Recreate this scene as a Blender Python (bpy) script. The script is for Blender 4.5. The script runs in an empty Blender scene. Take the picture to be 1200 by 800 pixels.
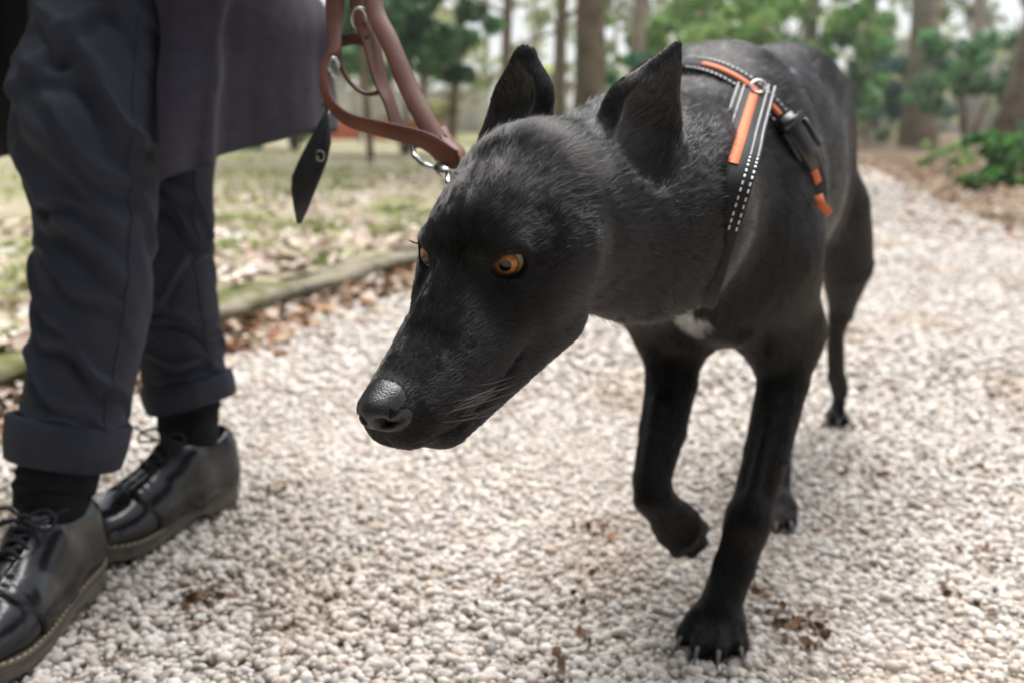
import bpy, bmesh, math, random
import numpy as np
from mathutils import Vector, Matrix
C = bpy.context.scene.collection
scene = bpy.context.scene
# ----------------------------------------------------------------- camera
cam_data = bpy.data.cameras.new('camera'); cam = bpy.data.objects.new('camera', cam_data); C.objects.link(cam)
cam.location = (0, 0, 0.55); cam.rotation_euler = (math.radians(90 - 12.6), 0, 0)
cam_data.sensor_width = 36.0; cam_data.lens = 35.0; cam_data.clip_start = 0.02; cam_data.clip_end = 2000
cam_data.dof.use_dof = True; cam_data.dof.focus_distance = 0.665; cam_data.dof.aperture_fstop = 5.4
scene.camera = cam
# ----------------------------------------------------------------- overcast daylight
SUN_EL, SUN_AZ = math.radians(66), math.radians(12)         # high, a little behind the dog and to the left
world = bpy.data.worlds.new('World'); scene.world = world; world.use_nodes = True
wn, wl = world.node_tree.nodes, world.node_tree.links
bg = wn['Background']; bg.inputs['Strength'].default_value = 0.055
sky = wn.new('ShaderNodeTexSky'); sky.sky_type = 'NISHITA'; sky.sun_disc = False
sky.sun_elevation = SUN_EL; sky.sun_rotation = SUN_AZ; sky.air_density = 1.0; sky.dust_density = 2.0; sky.ozone_density = 1.0
hs = wn.new('ShaderNodeHueSaturation'); hs.inputs['Saturation'].default_value = 0.36
wl.new(sky.outputs[0], hs.inputs['Color']); wl.new(hs.outputs[0], bg.inputs['Color'])
sun_data = bpy.data.lights.new('sun', 'SUN'); sun = bpy.data.objects.new('sun', sun_data); C.objects.link(sun)
sun_data.energy = 1.5; sun_data.angle = math.radians(42); sun_data.color = (1.0, 0.965, 0.93)
sd = Vector((math.sin(SUN_AZ) * math.cos(SUN_EL), math.cos(SUN_AZ) * math.cos(SUN_EL), math.sin(SUN_EL)))
sun.rotation_euler = sd.to_track_quat('Z', 'Y').to_euler()
sun.location = sd * 30
vs = scene.view_settings
vs.view_transform = 'Standard'; vs.look = 'None'; vs.gamma = 1.0; vs.use_curve_mapping = False; vs.exposure = 1.95
scene.cycles.use_denoising = True
scene.cycles.max_bounces = 6; scene.cycles.transparent_max_bounces = 6
rng = np.random.default_rng(7); random.seed(7)
# ----------------------------------------------------------------- helpers
def mat(name, base, rough=.6, spec=.4, metal=0.0, var=None, bump=None, coat=0.0, sheen=0.0, attr=None, trans=0.0, wave=None):
    """var=(scale, colour2, detail[, low, high]) mixes a second real colour by noise; bump=[(kind, scale, strength, distance)]"""
    m = bpy.data.materials.new(name); m.use_nodes = True
    nt = m.node_tree; N, L = nt.nodes, nt.links; b = N['Principled BSDF']
    b.inputs['Roughness'].default_value = rough; b.inputs['Specular IOR Level'].default_value = spec
    b.inputs['Metallic'].default_value = metal; b.inputs['Coat Weight'].default_value = coat; b.inputs['Coat Roughness'].default_value = .12
    b.inputs['Sheen Weight'].default_value = sheen
    tc = N.new('ShaderNodeTexCoord'); col = None
    if attr:
        a = N.new('ShaderNodeAttribute'); a.attribute_name = attr; col = a.outputs['Color']
    if var:
        n = N.new('ShaderNodeTexNoise'); n.inputs['Scale'].default_value = var[0]; n.inputs['Detail'].default_value = var[2]
        L.new(tc.outputs['Object'], n.inputs['Vector'])
        r = N.new('ShaderNodeMapRange'); lo, hi = (var[3], var[4]) if len(var) > 3 else (.35, .65)
        r.inputs[1].default_value = lo; r.inputs[2].default_value = hi; L.new(n.outputs[0], r.inputs[0])
        mx = N.new('ShaderNodeMix'); mx.data_type = 'RGBA'; L.new(r.outputs[0], mx.inputs[0])
        if col: L.new(col, mx.inputs[6])
        else: mx.inputs[6].default_value = (*base, 1)
        mx.inputs[7].default_value = (*var[1], 1); col = mx.outputs[2]
    if col: L.new(col, b.inputs['Base Color'])
    else: b.inputs['Base Color'].default_value = (*base, 1)
    prev = None
    for kind, sc, st, dist in (bump or []):
        if kind == 'noise':
            t = N.new('ShaderNodeTexNoise'); t.inputs['Detail'].default_value = 4; t.inputs['Scale'].default_value = sc; out = t.outputs[0]
        elif kind == 'cell':
            t = N.new('ShaderNodeTexVoronoi'); t.inputs['Scale'].default_value = sc; out = t.outputs['Distance']
        else:
            t = N.new('ShaderNodeTexWave'); t.inputs['Scale'].default_value = sc; t.bands_direction = kind[-1].upper(); t.inputs['Distortion'].default_value = 1.0; out = t.outputs[0]
        L.new(tc.outputs['Object'], t.inputs['Vector'])
        bp = N.new('ShaderNodeBump'); bp.inputs['Strength'].default_value = st; bp.inputs['Distance'].default_value = dist
        L.new(out, bp.inputs['Height'])
        if prev: L.new(prev, bp.inputs['Normal'])
        prev = bp.outputs[0]
    if prev: L.new(prev, b.inputs['Normal'])
    if trans:
        tr = N.new('ShaderNodeBsdfTranslucent'); ad = N.new('ShaderNodeMixShader'); ad.inputs[0].default_value = trans
        if col: L.new(col, tr.inputs[0])
        else: tr.inputs[0].default_value = (*base, 1)
        L.new(b.outputs[0], ad.inputs[1]); L.new(tr.outputs[0], ad.inputs[2]); L.new(ad.outputs[0], N['Material Output'].inputs[0])
    return m
def meta(o, label=None, cat=None, group=None, kind=None):
    for k, v in (('label', label), ('category', cat), ('group', group), ('kind', kind)):
        if v: o[k] = v
    return o
def mesh_obj(name, V, F, m=None, parent=None, smooth=True, colors=None):
    """V (n,3), F (m,3|4) array or list -> ONE mesh object"""
    me = bpy.data.meshes.new(name); V = np.asarray(V, np.float32)
    if isinstance(F, np.ndarray):
        k = F.shape[1]; me.vertices.add(len(V)); me.vertices.foreach_set('co', V.ravel())
        me.loops.add(F.size); me.loops.foreach_set('vertex_index', F.astype(np.int32).ravel())
        me.polygons.add(len(F)); me.polygons.foreach_set('loop_start', np.arange(0, F.size, k, dtype=np.int32))
        me.update(calc_edges=True); me.validate()
    else:
        me.from_pydata([tuple(v) for v in V.tolist()], [], F); me.update()
    if smooth: me.polygons.foreach_set('use_smooth', np.ones(len(me.polygons), bool))
    if colors is not None:
        a = me.color_attributes.new('tint', 'FLOAT_COLOR', 'POINT')
        c = np.ones((len(V), 4), np.float32); c[:, :3] = colors; a.data.foreach_set('color', c.ravel())
    if m: me.materials.append(m)
    o = bpy.data.objects.new(name, me); C.objects.link(o)
    if parent: o.parent = parent
    return o
def empty(name, loc=(0, 0, 0), **kw):
    o = bpy.data.objects.new(name, None); o.location = loc; o.empty_display_size = .1; C.objects.link(o); meta(o, **kw); return o
def child_of(o, parent):
    """parent without moving: meshes are written in world coordinates"""
    o.parent = parent; o.matrix_parent_inverse = Matrix.Translation(parent.location).inverted(); return o
class MB:
    """collects vertices and faces for one mesh"""
    def __init__(s): s.v, s.f = [], []
    def add(s, V, F):
        n = len(s.v); s.v += [tuple(map(float, p)) for p in V]; s.f += [tuple(i + n for i in f) for f in F]; return s
    def tube(s, pts, r, n=8, cap=True):
        pts = [np.asarray(p, float) for p in pts]; rs = r if hasattr(r, '__len__') else [r] * len(pts)
        V, F = [], []; ref = None
        for i, p in enumerate(pts):
            t = unit(pts[min(i + 1, len(pts) - 1)] - pts[max(i - 1, 0)])
            if ref is None: ref = np.array([0, 0, 1.0]) if abs(t[2]) < .9 else np.array([1.0, 0, 0])
            a = unit(np.cross(t, ref)); b = np.cross(a, t); ref = b
            for k in range(n):
                w = 2 * math.pi * k / n; V.append(p + rs[i] * (a * math.cos(w) + b * math.sin(w)))
        for i in range(len(pts) - 1):
            for k in range(n):
                F.append((i * n + k, i * n + (k + 1) % n, (i + 1) * n + (k + 1) % n, (i + 1) * n + k))
        if cap: F.append(tuple(range(n))[::-1]); F.append(tuple((len(pts) - 1) * n + k for k in range(n)))
        return s.add(V, F)
    def box(s, c, sx, sy, sz, R=None):
        c = np.asarray(c, float); R = np.eye(3) if R is None else R
        V = [c + R @ np.array([x * sx / 2, y * sy / 2, z * sz / 2]) for x in (-1, 1) for y in (-1, 1) for z in (-1, 1)]
        return s.add(V, [(0, 1, 3, 2), (4, 6, 7, 5), (0, 4, 5, 1), (2, 3, 7, 6), (0, 2, 6, 4), (1, 5, 7, 3)])
    def strap(s, pts, side, w, th):
        """flat band: pts, side vectors, width(s), thickness"""
        pts = [np.asarray(p, float) for p in pts]; n = len(pts); ws = w if hasattr(w, '__len__') else [w] * n
        V, F = [], []
        for i, p in enumerate(pts):
            t = unit(pts[min(i + 1, n - 1)] - pts[max(i - 1, 0)]); sd_ = side[i] if hasattr(side[0], '__len__') else side
            sd_ = unit(sd_ - t * (sd_ @ t)); nn = np.cross(t, sd_); h = ws[i] / 2; b_ = th * .3
            V += [p + sd_ * h + nn * (th / 2 - b_), p + sd_ * (h - b_) + nn * th / 2, p - sd_ * (h - b_) + nn * th / 2, p - sd_ * h + nn * (th / 2 - b_),
                  p - sd_ * h - nn * (th / 2 - b_), p - sd_ * (h - b_) - nn * th / 2, p + sd_ * (h - b_) - nn * th / 2, p + sd_ * h - nn * (th / 2 - b_)]
        for i in range(n - 1):
            for k in range(8): F.append((i * 8 + k, (i + 1) * 8 + k, (i + 1) * 8 + (k + 1) % 8, i * 8 + (k + 1) % 8))
        F.append(tuple(range(8))); F.append(tuple((n - 1) * 8 + k for k in range(8))[::-1])
        return s.add(V, F)
    def build(s, name, m=None, parent=None, smooth=True): return mesh_obj(name, np.array(s.v), s.f, m, parent, smooth)
def spline(pts, n):
    """Catmull-Rom through the points"""
    P = np.asarray(pts, float); P = np.vstack([2 * P[0] - P[1], P, 2 * P[-1] - P[-2]]); out = []
    m = len(P) - 3
    for u in np.linspace(0, m, n):
        i = min(int(u), m - 1); t = u - i; a, b, c, d = P[i:i + 4]
        out.append(.5 * (2 * b + (c - a) * t + (2 * a - 5 * b + 4 * c - d) * t * t + (3 * b - a - 3 * c + d) * t ** 3))
    return np.array(out)
_nz = np.random.default_rng(3); _nd = _nz.normal(size=(24, 3)); _nd /= np.linalg.norm(_nd, axis=1)[:, None]; _np = _nz.uniform(0, 6.28, 24)
def wob(P, scale, k0=0, n=6):
    """cheap smooth pseudo-noise, about -1..1"""
    P = np.asarray(P); r = np.zeros(P.shape[:-1])
    for i in range(n):
        j = (k0 + i) % 24; r += np.sin(P @ _nd[j] * scale * (1 + .31 * i) + _np[j] + k0)
    return r / n * 1.6
def sstep(a, b, x):
    t = np.clip((x - a) / (b - a), 0, 1); return t * t * (3 - 2 * t)
# ----------------------------------------------------------------- places: pixel of a 1200x800 view + depth -> metres
F_PX = 1167.0; CAM_H = 0.55; PITCH = math.radians(12.6)
_c, _s = math.cos(PITCH), math.sin(PITCH)
def at(px, py, d):
    x = (px - 600.0) / F_PX * d; v = (400.0 - py) / F_PX * d
    return np.array([x, d * _c + v * _s, CAM_H - d * _s + v * _c])
def on_ground(px, py, z=0.0):
    r = at(px, py, 1.0) - np.array([0, 0, CAM_H]); t = (z - CAM_H) / r[2]
    return np.array([0, 0, CAM_H]) + r * t
def unit(v):
    v = np.asarray(v, float); return v / np.linalg.norm(v)

# ----------------------------------------------------------------- a body as one smooth field, meshed by surface nets
class Prim:
    def __init__(s, kind, k=0.01, op='add', flow=None, fur=None, **kw):
        s.kind, s.k, s.op, s.flow, s.fur = kind, k, op, flow, fur; s.tag = None; s.__dict__.update(kw)
    def d(s, P):
        if s.kind == 'cone':
            a, b, ra, rb = s.a, s.b, s.ra, s.rb
            if s.flat is not None:
                n, f = s.flat
                P = P + np.outer((P - a) @ n, n) * (1.0 / f - 1.0)
                b = b + n * ((b - a) @ n) * (1.0 / f - 1.0)
            ba = b - a; L2 = ba @ ba; pa = P - a
            t = np.clip((pa @ ba) / L2, 0, 1)
            dr = (ra - rb); L = math.sqrt(L2)
            # shifted parameter keeps the tangent cone smooth
            perp = np.sqrt(np.maximum((pa * pa).sum(1) - (pa @ ba) ** 2 / L2, 0))
            t = np.clip((pa @ ba) / L2 - perp * dr / (L * math.sqrt(max(L2 - dr * dr, 1e-9))), 0, 1)
            q = pa - t[:, None] * ba
            d = np.sqrt((q * q).sum(1)) - (ra + (rb - ra) * t)
            if s.flat is not None: d = d * min(1.0, s.flat[1] ** 0.5)
            return d
        if s.kind == 'ell':
            q = (P - s.c) @ s.R
            k0 = np.sqrt(((q / s.r) ** 2).sum(1)); k1 = np.sqrt(((q / s.r ** 2) ** 2).sum(1))
            return np.where(k1 > 1e-6, k0 * (k0 - 1.0) / np.maximum(k1, 1e-6), -s.r.min())
def cone(a, b, ra, rb, k=0.01, flat=None, **kw):
    a, b = np.asarray(a, float), np.asarray(b, float)
    if flat is not None: flat = (unit(flat[0]), flat[1])
    return Prim('cone', k, a=a, b=b, ra=ra, rb=rb, flat=flat, **kw)
def ell(c, r, R=None, k=0.01, **kw):
    return Prim('ell', k, c=np.asarray(c, float), r=np.asarray(r, float), R=np.eye(3) if R is None else R, **kw)
def blend(d, di, p):
    if p.op == 'add':
        h = np.maximum(p.k - np.abs(d - di), 0) / p.k
        return np.minimum(d, di) - h * h * p.k * 0.25
    h = np.maximum(p.k - np.abs(d + di), 0) / p.k      # carve
    return np.maximum(d, -di) + h * h * p.k * 0.25
def field(prims, P):
    d = np.full(len(P), 1.0)
    for p in prims: d = blend(d, p.d(P), p)
    return d
def normal(prims, P, e=0.0008):
    n = np.stack([field(prims, P + v * e) - field(prims, P - v * e) for v in np.eye(3)], 1)
    return n / np.maximum(np.linalg.norm(n, axis=1), 1e-9)[:, None]
def axis(lo, hi, step):
    xs = [lo]
    while xs[-1] < hi: xs.append(xs[-1] + step(xs[-1]))
    n = (-len(xs) + 1) % 16
    for _ in range(n): xs.append(xs[-1] + step(xs[-1]))
    return np.array(xs)
def surface_nets(prims, X, Y, Z):
    S = 16; nb = [(len(A) - 1) // S for A in (X, Y, Z)]
    bi = np.stack(np.meshgrid(*[np.arange(n) for n in nb], indexing='ij'), -1).reshape(-1, 3)
    lo = np.stack([X[bi[:, 0] * S], Y[bi[:, 1] * S], Z[bi[:, 2] * S]], 1)
    hi = np.stack([X[bi[:, 0] * S + S], Y[bi[:, 1] * S + S], Z[bi[:, 2] * S + S]], 1)
    c, h = (lo + hi) / 2, np.linalg.norm(hi - lo, axis=1) / 2
    keep = np.abs(field(prims, c)) < h * 1.5 + 0.012
    bi, c, h = bi[keep], c[keep], h[keep]
    D = np.stack([p.d(c) for p in prims], 1); K = np.array([p.k for p in prims])
    rel = D < h[:, None] * 1.6 + K
    NY, NZ = len(Y), len(Z)
    ids, pts, edges = [], [], []
    off = [(i, j, k) for i in (0, 1) for j in (0, 1) for k in (0, 1)]
    for n in range(len(bi)):
        i0 = bi[n] * S
        xs, ys, zs = X[i0[0]:i0[0] + S + 1], Y[i0[1]:i0[1] + S + 1], Z[i0[2]:i0[2] + S + 1]
        G = np.stack(np.meshgrid(xs, ys, zs, indexing='ij'), -1).reshape(-1, 3)
        sub = [prims[i] for i in np.nonzero(rel[n])[0]]
        if not sub: continue
        d = field(sub, G); V = d.reshape(S + 1, S + 1, S + 1); G = G.reshape(S + 1, S + 1, S + 1, 3)
        I = V < 0
        if I.all() or not I.any(): continue
        cnt = sum(I[a:S + a, b:S + b, e:S + e].astype(np.int8) for a, b, e in off)
        cx, cy, cz = np.nonzero((cnt > 0) & (cnt < 8))
        acc = np.zeros((len(cx), 3)); num = np.zeros(len(cx))
        for a in off:
            for ax in range(3):
                if a[ax]: continue
                b = list(a); b[ax] = 1
                va = V[cx + a[0], cy + a[1], cz + a[2]]; vb = V[cx + b[0], cy + b[1], cz + b[2]]
                m = (va < 0) != (vb < 0)
                t = np.where(m, va / np.where(m, va - vb, 1), 0)
                pa = G[cx + a[0], cy + a[1], cz + a[2]]; pb = G[cx + b[0], cy + b[1], cz + b[2]]
                acc += np.where(m[:, None], pa + (pb - pa) * t[:, None], 0); num += m
        pts.append(acc / num[:, None])
        ids.append(((cx + i0[0]) * NY + cy + i0[1]) * NZ + cz + i0[2])
        for ax in range(3):
            A = I[:S, :S, :S]
            B = (I[1:, :S, :S], I[:S, 1:, :S], I[:S, :S, 1:])[ax]
            ex, ey, ez = np.nonzero(A != B)
            if len(ex):
                g = ((ex + i0[0]) * NY + ey + i0[1]) * NZ + ez + i0[2]
                u = (NZ, 1, NY * NZ)[ax]; w = (1, NY * NZ, NZ)[ax]
                q = np.stack([g, g - u, g - u - w, g - w], 1)
                f = A[ex, ey, ez]
                q[~f] = q[~f][:, ::-1]
                edges.append(q)
    ids, pts, edges = np.concatenate(ids), np.concatenate(pts), np.concatenate(edges)
    o = np.argsort(ids); ids, pts = ids[o], pts[o]
    q = np.searchsorted(ids, edges); q = np.minimum(q, len(ids) - 1)
    ok = (ids[q] == edges).all(1)
    return pts, q[ok]
# ----------------------------------------------------------------- the dog: head frame and field
HS = 0.0108                                        # one head unit in metres
def head_frame(yaw, pitch, roll):
    f = np.array([math.cos(yaw) * math.cos(pitch), math.sin(yaw) * math.cos(pitch), -math.sin(pitch)])
    l = unit(np.cross([0, 0, 1.0], f)); u = np.cross(f, l)
    c, s = math.cos(roll), math.sin(roll)
    return np.stack([f, c * l + s * u, -s * l + c * u], 1)
HR = head_frame(-2.076, 0.366, -0.046); HO = at(555, 327, 0.673)
def hp(x, y, z): return HO + HR @ (np.array([x, y, z]) * HS)
def hv(x, y, z): return HR @ np.array([x, y, z])
BF = unit([-0.43, -0.90, 0]); BL = unit([0.90, -0.43, 0]); UP = np.array([0, 0, 1.0])
BR = np.stack([BF, BL, UP], 1)
EYE_R = 1.30 * HS
EYES = {1: hp(-0.95, 2.02, 1.33), -1: hp(-0.55, -2.40, 1.42)}
GAZE = {1: unit(hv(0.80, 0.60, 0.06)), -1: unit(hv(0.86, -0.5, 0.06))}

def dog_prims():
    P = []
    def hc(a, b, ra, rb, k=1.2, **kw):
        P.append(cone(hp(*a), hp(*b), ra * HS, rb * HS, k * HS, **kw))
    def he(c, r, k=1.2, rz=0.0, ry=0.0, **kw):
        cz, sz = math.cos(rz), math.sin(rz); cy, sy = math.cos(ry), math.sin(ry)
        Rz = np.array([[cz, -sz, 0], [sz, cz, 0], [0, 0, 1]]); Ry = np.array([[cy, 0, sy], [0, 1, 0], [-sy, 0, cy]])
        P.append(ell(hp(*c), np.array(r) * HS, HR @ Rz @ Ry, k * HS, **kw))
    back = hv(-1, 0, 0)
    # ---- trunk
    tail = -BF
    fl = (BL, 0.74)
    P.append(cone(at(838, 238, 1.13), at(902, 208, 1.40), .128, .108, .08, flat=fl, flow=tail * .9 - UP * .3, fur=.016))
    P.append(cone(at(903, 205, 1.40), at(922, 165, 1.56), .112, .084, .10, flat=fl, flow=tail * .9 - UP * .3, fur=.014))
    P.append(ell(at(914, 143, 1.57), [.12, .072, .084], BR, .10, flow=tail * .9 - UP * .3, fur=.014))
    P.append(cone(at(833, 152, 1.17), at(900, 120, 1.50), .043, .040, .09, flow=tail, fur=.018))         # spine
    P.append(cone(at(825, 300, 1.07), at(850, 335, 1.20), .064, .058, .05, flat=(BL, .9), flow=-UP + BF * .2, fur=.016))   # forechest / brisket
    # ---- neck
    nk = unit(at(845, 200, 1.14) - at(730, 215, .84))
    P.append(cone(at(836, 226, 1.13), at(752, 243, .88), .120, .085, .06, flat=(BL, .86), flow=nk - UP * .25, fur=.019))
    P.append(cone(at(752, 243, .88), hp(-8.5, 0, 0.2), .085, .064, .06, flow=nk - UP * .2, fur=.016))
    # ---- shoulders and forelegs
    for a, b, c in (((852, 120, 1.17), (872, 300, 1.055), (917, 388, 1.13)), ((775, 120, 1.24), (772, 300, 1.14), (787, 372, 1.16))):
        sh = -UP * .9 - BF * .4
        P.append(cone(at(*a), at(*b), .045, .054, .09, flow=sh, fur=.014))
        P.append(cone(at(*b), at(*c), .054, .039, .05, flow=sh, fur=.012))
    P.append(cone(at(893, 225, 1.015), at(907, 362, 1.10), .030, .036, .022, flow=-UP * .9 - BF * .4, fur=.011))      # upper arm muscle
    P.append(cone(at(862, 150, 1.06), at(884, 262, 1.00), .022, .026, .03, flow=-UP * .9 - BF * .4, fur=.012))      # shoulder blade ridge
    lg = -UP
    def leg(pts, rs, k=.004, k0=.03, fur=.007, flows=None):
        for i in range(len(pts) - 1):
            fl = unit(pts[i + 1] - pts[i])
            P.append(cone(pts[i], pts[i + 1], rs[i], rs[i + 1], k if i else k0, flow=fl, fur=fur))
    leg([at(919, 388, 1.125), at(918, 445, 1.115), at(899, 530, 1.10), at(879, 604, 1.085), at(861, 662, 1.08), at(845, 706, 1.07)],
        [.037, .0275, .024, .0215, .0215, .021])
    P.append(ell(at(932, 392, 1.145), [.022, .016, .026], BR, .02, flow=lg, fur=.008))          # point of the elbow
    P.append(ell(at(866, 642, 1.085) - BF * .012, [.010, .012, .012], BR, .008, flow=lg, fur=.005))   # wrist pad
    P.append(ell(at(992, 366, 1.77) - BF * .010, [.020, .012, .022], BR, .012, flow=lg, fur=.006))   # hock
    P.append(ell(at(876, 610, 1.075), [.018, .0215, .028], BR, .015, flow=lg, fur=.006))
    leg([at(788, 372, 1.155), at(787, 445, 1.13), at(777, 502, 1.105), at(764, 560, 1.08), at(766, 582, 1.075), at(784, 604, 1.09), at(796, 617, 1.10)],
        [.036, .0285, .025, .0195, .0205, .0205, .019])
    for (a, b, r_) in (((908, 470, 1.09), (880, 585, 1.065), .008), ((772, 470, 1.095), (757, 555, 1.065), .0075)): P.append(cone(at(*a), at(*b), r_, r_ * .8, .006, flow=lg, fur=.006))   # tendons
    # ---- hind legs
    P.append(cone(at(940, 148, 1.56), at(958, 240, 1.54), .078, .060, .09, flat=(BL, .62), flow=-UP * .9 + tail * .4, fur=.012))
    P.append(cone(at(952, 165, 1.62), at(990, 262, 1.66), .066, .047, .06, flat=(BL, .7), flow=-UP * .9 + tail * .4, fur=.012))
    leg([at(975, 245, 1.60), at(992, 310, 1.68), at(987, 358, 1.75), at(979, 390, 1.78), at(980, 440, 1.82), at(992, 474, 1.85)],
        [.058, .043, .022, .0145, .0145, .020])
    P.append(cone(at(886, 150, 1.60), at(884, 262, 1.50), .080, .052, .08, flat=(BL, .62), flow=-UP * .9 + tail * .4, fur=.012))
    leg([at(884, 255, 1.50), at(905, 330, 1.50), at(925, 425, 1.53), at(918, 500, 1.47), at(912, 585, 1.41)],
        [.052, .034, .017, .0135, .016])
    # tail, carried low behind the thighs
    tp = [at(965, 100, 1.68), at(958, 140, 1.74), at(945, 240, 1.80), at(930, 330, 1.84)]
    leg(tp, [.028, .026, .024, .014], fur=.03)
    # ---- paws: four toes each
    def paw(c, fwd, r, spread=1.0, up=UP, lift=0.0, k=.0045):
        fwd = unit(fwd); side = unit(np.cross(up, fwd))
        P.append(ell(c, [r * 1.75, r * 1.7, r * 1.15], np.stack([fwd, side, up], 1), .014, flow=fwd, fur=.006))
        out = []
        for j, (s_, f_) in enumerate(((-1.25, 1.5), (-.45, 2.35), (.45, 2.35), (1.25, 1.5))):
            m = c + fwd * r * f_ * .35 + side * s_ * r * .85 * spread + up * r * .25
            t = c + fwd * r * f_ + side * s_ * r * 1.15 * spread - up * r * .35
            P.append(cone(m, t, r * .64, r * .62, k, flow=fwd, fur=.004)); out.append((t, unit(t - m)))
        return out
    toes = []
    toes += paw(at(840, 716, 1.072) * [1, 1, 0] + UP * .020, BF + BL * .10, .0185, 1.02)
    pf_ = unit(at(821, 640, 1.112) - at(776, 590, 1.088)); pu_ = unit(np.array([0, 0, CAM_H]) - at(795, 615, 1.1)); pu_ = unit(pu_ - pf_ * (pu_ @ pf_))
    toes += paw(at(795, 618, 1.10), pf_, .0150, .80, up=pu_)
    P.append(ell(at(817, 615, 1.118), [.008, .008, .008], BR, .004))
    toes += paw(at(996, 484, 1.86) * [1, 1, 0] + UP * .020, BF, .0200, .95)
    toes += paw(at(910, 603, 1.40) * [1, 1, 0] + UP * .017, BF, .0165, .95)
    # ---- head
    he((-6.2, 0, 1.35), (6.1, 4.8, 3.8), 1, flow=back, fur=.008)
    he((-3.3, 0, 1.95), (4.3, 3.2, 2.8), 2, flow=back + hv(0, 0, .1), fur=.008)
    hc((-1, 0, 2.0), (4.6, 0, -0.75), 1.9, 1.5, 1.6, flow=back, fur=.005)
    he((-10.5, 0, 1.8), (3.2, 3.3, 3.0), 3, flow=back, fur=.012)
    hc((0.0, 0, -0.7), (10.4, 0, -2.15), 2.20, 1.30, 1.2, flow=back, fur=.004)
    for s in (1, -1):
        he((-0.5, 2.2 * s, 2.25), (1.5, 1.15, 0.6), 1.6, rz=-.35 * s, flow=hv(-1, .25 * s, .2), fur=.006)
        hc((-0.5, 1.5 * s, -2.2), (9.4, 0.80 * s, -3.3), 2.6, 1.65, 1.4, flow=hv(-1, 0, -.12), fur=.004)
        hc((7.6, 0.95 * s, -3.6), (10.2, 0.75 * s, -3.9), 1.55, 1.15, .9, flow=hv(-1, .2 * s, -.25), fur=.004)
        hc((0.2, 2.6 * s, -0.9), (-5.2, 4.4 * s, 0.2), 0.9, 1.1, 2.6, flow=hv(-1, .2 * s, -.3), fur=.008)
        he((-4.4, 3.3 * s, -2.3), (3.7, 1.9, 3.8), 2.2, flow=hv(-1, .1 * s, -.55), fur=.008)
        hc((-4.6, 2.4 * s, -5.3), (7.2, 0.95 * s, -5.45), 2.15, 1.75, 1.4, flow=hv(-1, 0, -.3), fur=.006)
    hc((6.0, 0, -5.0), (9.4, 0, -4.9), 1.5, 1.05, .8, flow=back, fur=.004)
    hc((-7, 0, -3.6), (4, 0, -4.6), 2.8, 1.7, 1.5, flow=hv(-1, 0, -.3), fur=.01)
    # nose pad
    he((10.9, 0, -1.75), (1.45, 1.34, 1.00), .45, ry=.28, tag='nose')
    he((11.7, 0, -1.95), (0.95, 1.05, 0.95), .45, tag='nose')
    for s in (1, -1): he((11.2, .82 * s, -2.32), (1.05, .80, .74), .45, rz=-.25 * s, tag='nose')
    # ---- ears: leaf shaped cups
    def ear(base, tip, n, rb, rt, thick, mid=None):
        n = unit(n - unit(tip - base) * (n @ unit(tip - base)))
        ax_ = unit(tip - base); L = np.linalg.norm(tip - base)
        m = base + ax_ * L * .42 - n * .004
        P.append(cone(base, m, rb * .98, rb * .86, .012, flat=(n, .62), flow=ax_, fur=.0035))
        P.append(cone(m, tip - ax_ * rt, rb * .86, rt, .006, flat=(n, .42), flow=ax_, fur=.0026))
        o = n * rb * .42
        P.append(cone(base + ax_ * L * .20 + o, m + o * .9, rb * .72, rb * .70, .004, flat=(n, .60), op='cut', tag='ear'))
        P.append(cone(m + o * .9, tip - ax_ * rt * 2.0 + n * rb * .16, rb * .70, rt * .7, .003, flat=(n, .40), op='cut', tag='ear'))
    cam = lambda p: unit(np.array([0, 0, CAM_H]) - p)
    right = np.array([1.0, 0, 0])
    bl, tl = at(724, 218, .755), at(797, 48, .77)
    ear(bl, tl, cam(bl) * .8 + right * .62, .042, .0055, .004)
    br, tr = at(600, 172, .80), at(616, 52, .80)
    ear(br, tr, cam(br) * .62 - right * .66, .036, .0150, .004)
    # ---- eyes: a lidded bulge with an almond opening
    for s in (1, -1):
        e, g = EYES[s], GAZE[s]
        sd = unit(np.cross(hv(0, 0, 1), g)); up = np.cross(g, sd)
        tl_ = -.04 * s
        sd, up = sd * math.cos(tl_) + up * math.sin(tl_), -sd * math.sin(tl_) + up * math.cos(tl_)
        P.append(ell(e, np.full(3, EYE_R + .0019), None, .007, flow=hv(-1, .2 * s, .1), fur=.004))
        # opening: lens of two offset discs swept along the gaze
        P.append(ell(e + g * .0148 - up * .0003 - sd * s * .0022, [.0125, .0136, .0102], np.stack([g, sd, up], 1), .0016, op='cut'))
        nose_side = -s
        P.append(ell(e + g * .0125 + sd * nose_side * .0125 - up * .0036, [.006, .0050, .0022], np.stack([g, sd, up], 1), .002, op='cut'))
    # nostrils, the cleft under the nose and the line of the mouth
    for s in (1, -1):
        P.append(cone(hp(12.6, .62 * s, -2.15), hp(11.5, .75 * s, -2.3), .42 * HS, .25 * HS, .25 * HS, op='cut'))
        P.append(cone(hp(12.0, 1.10 * s, -2.35), hp(11.1, 1.70 * s, -2.20), .17 * HS, .11 * HS, .2 * HS, op='cut'))
        lip = []
        for x, z in ((10.9, -4.5), (9.8, -4.9), (8.2, -5.1), (6.4, -5.1), (4.6, -4.9), (3.0, -4.5), (1.8, -4.0)):
            ys = np.linspace(0, 5, 101); dd = field(P, np.array([hp(x, y * s, z) for y in ys]))
            lip.append(hp(x, s * ys[np.nonzero(dd > 0)[0][0]], z))
        for q0, q1 in zip(lip[:-1], lip[1:]):
            P.append(cone(q0, q1, .17 * HS, .17 * HS, .35 * HS, op='cut'))
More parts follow.
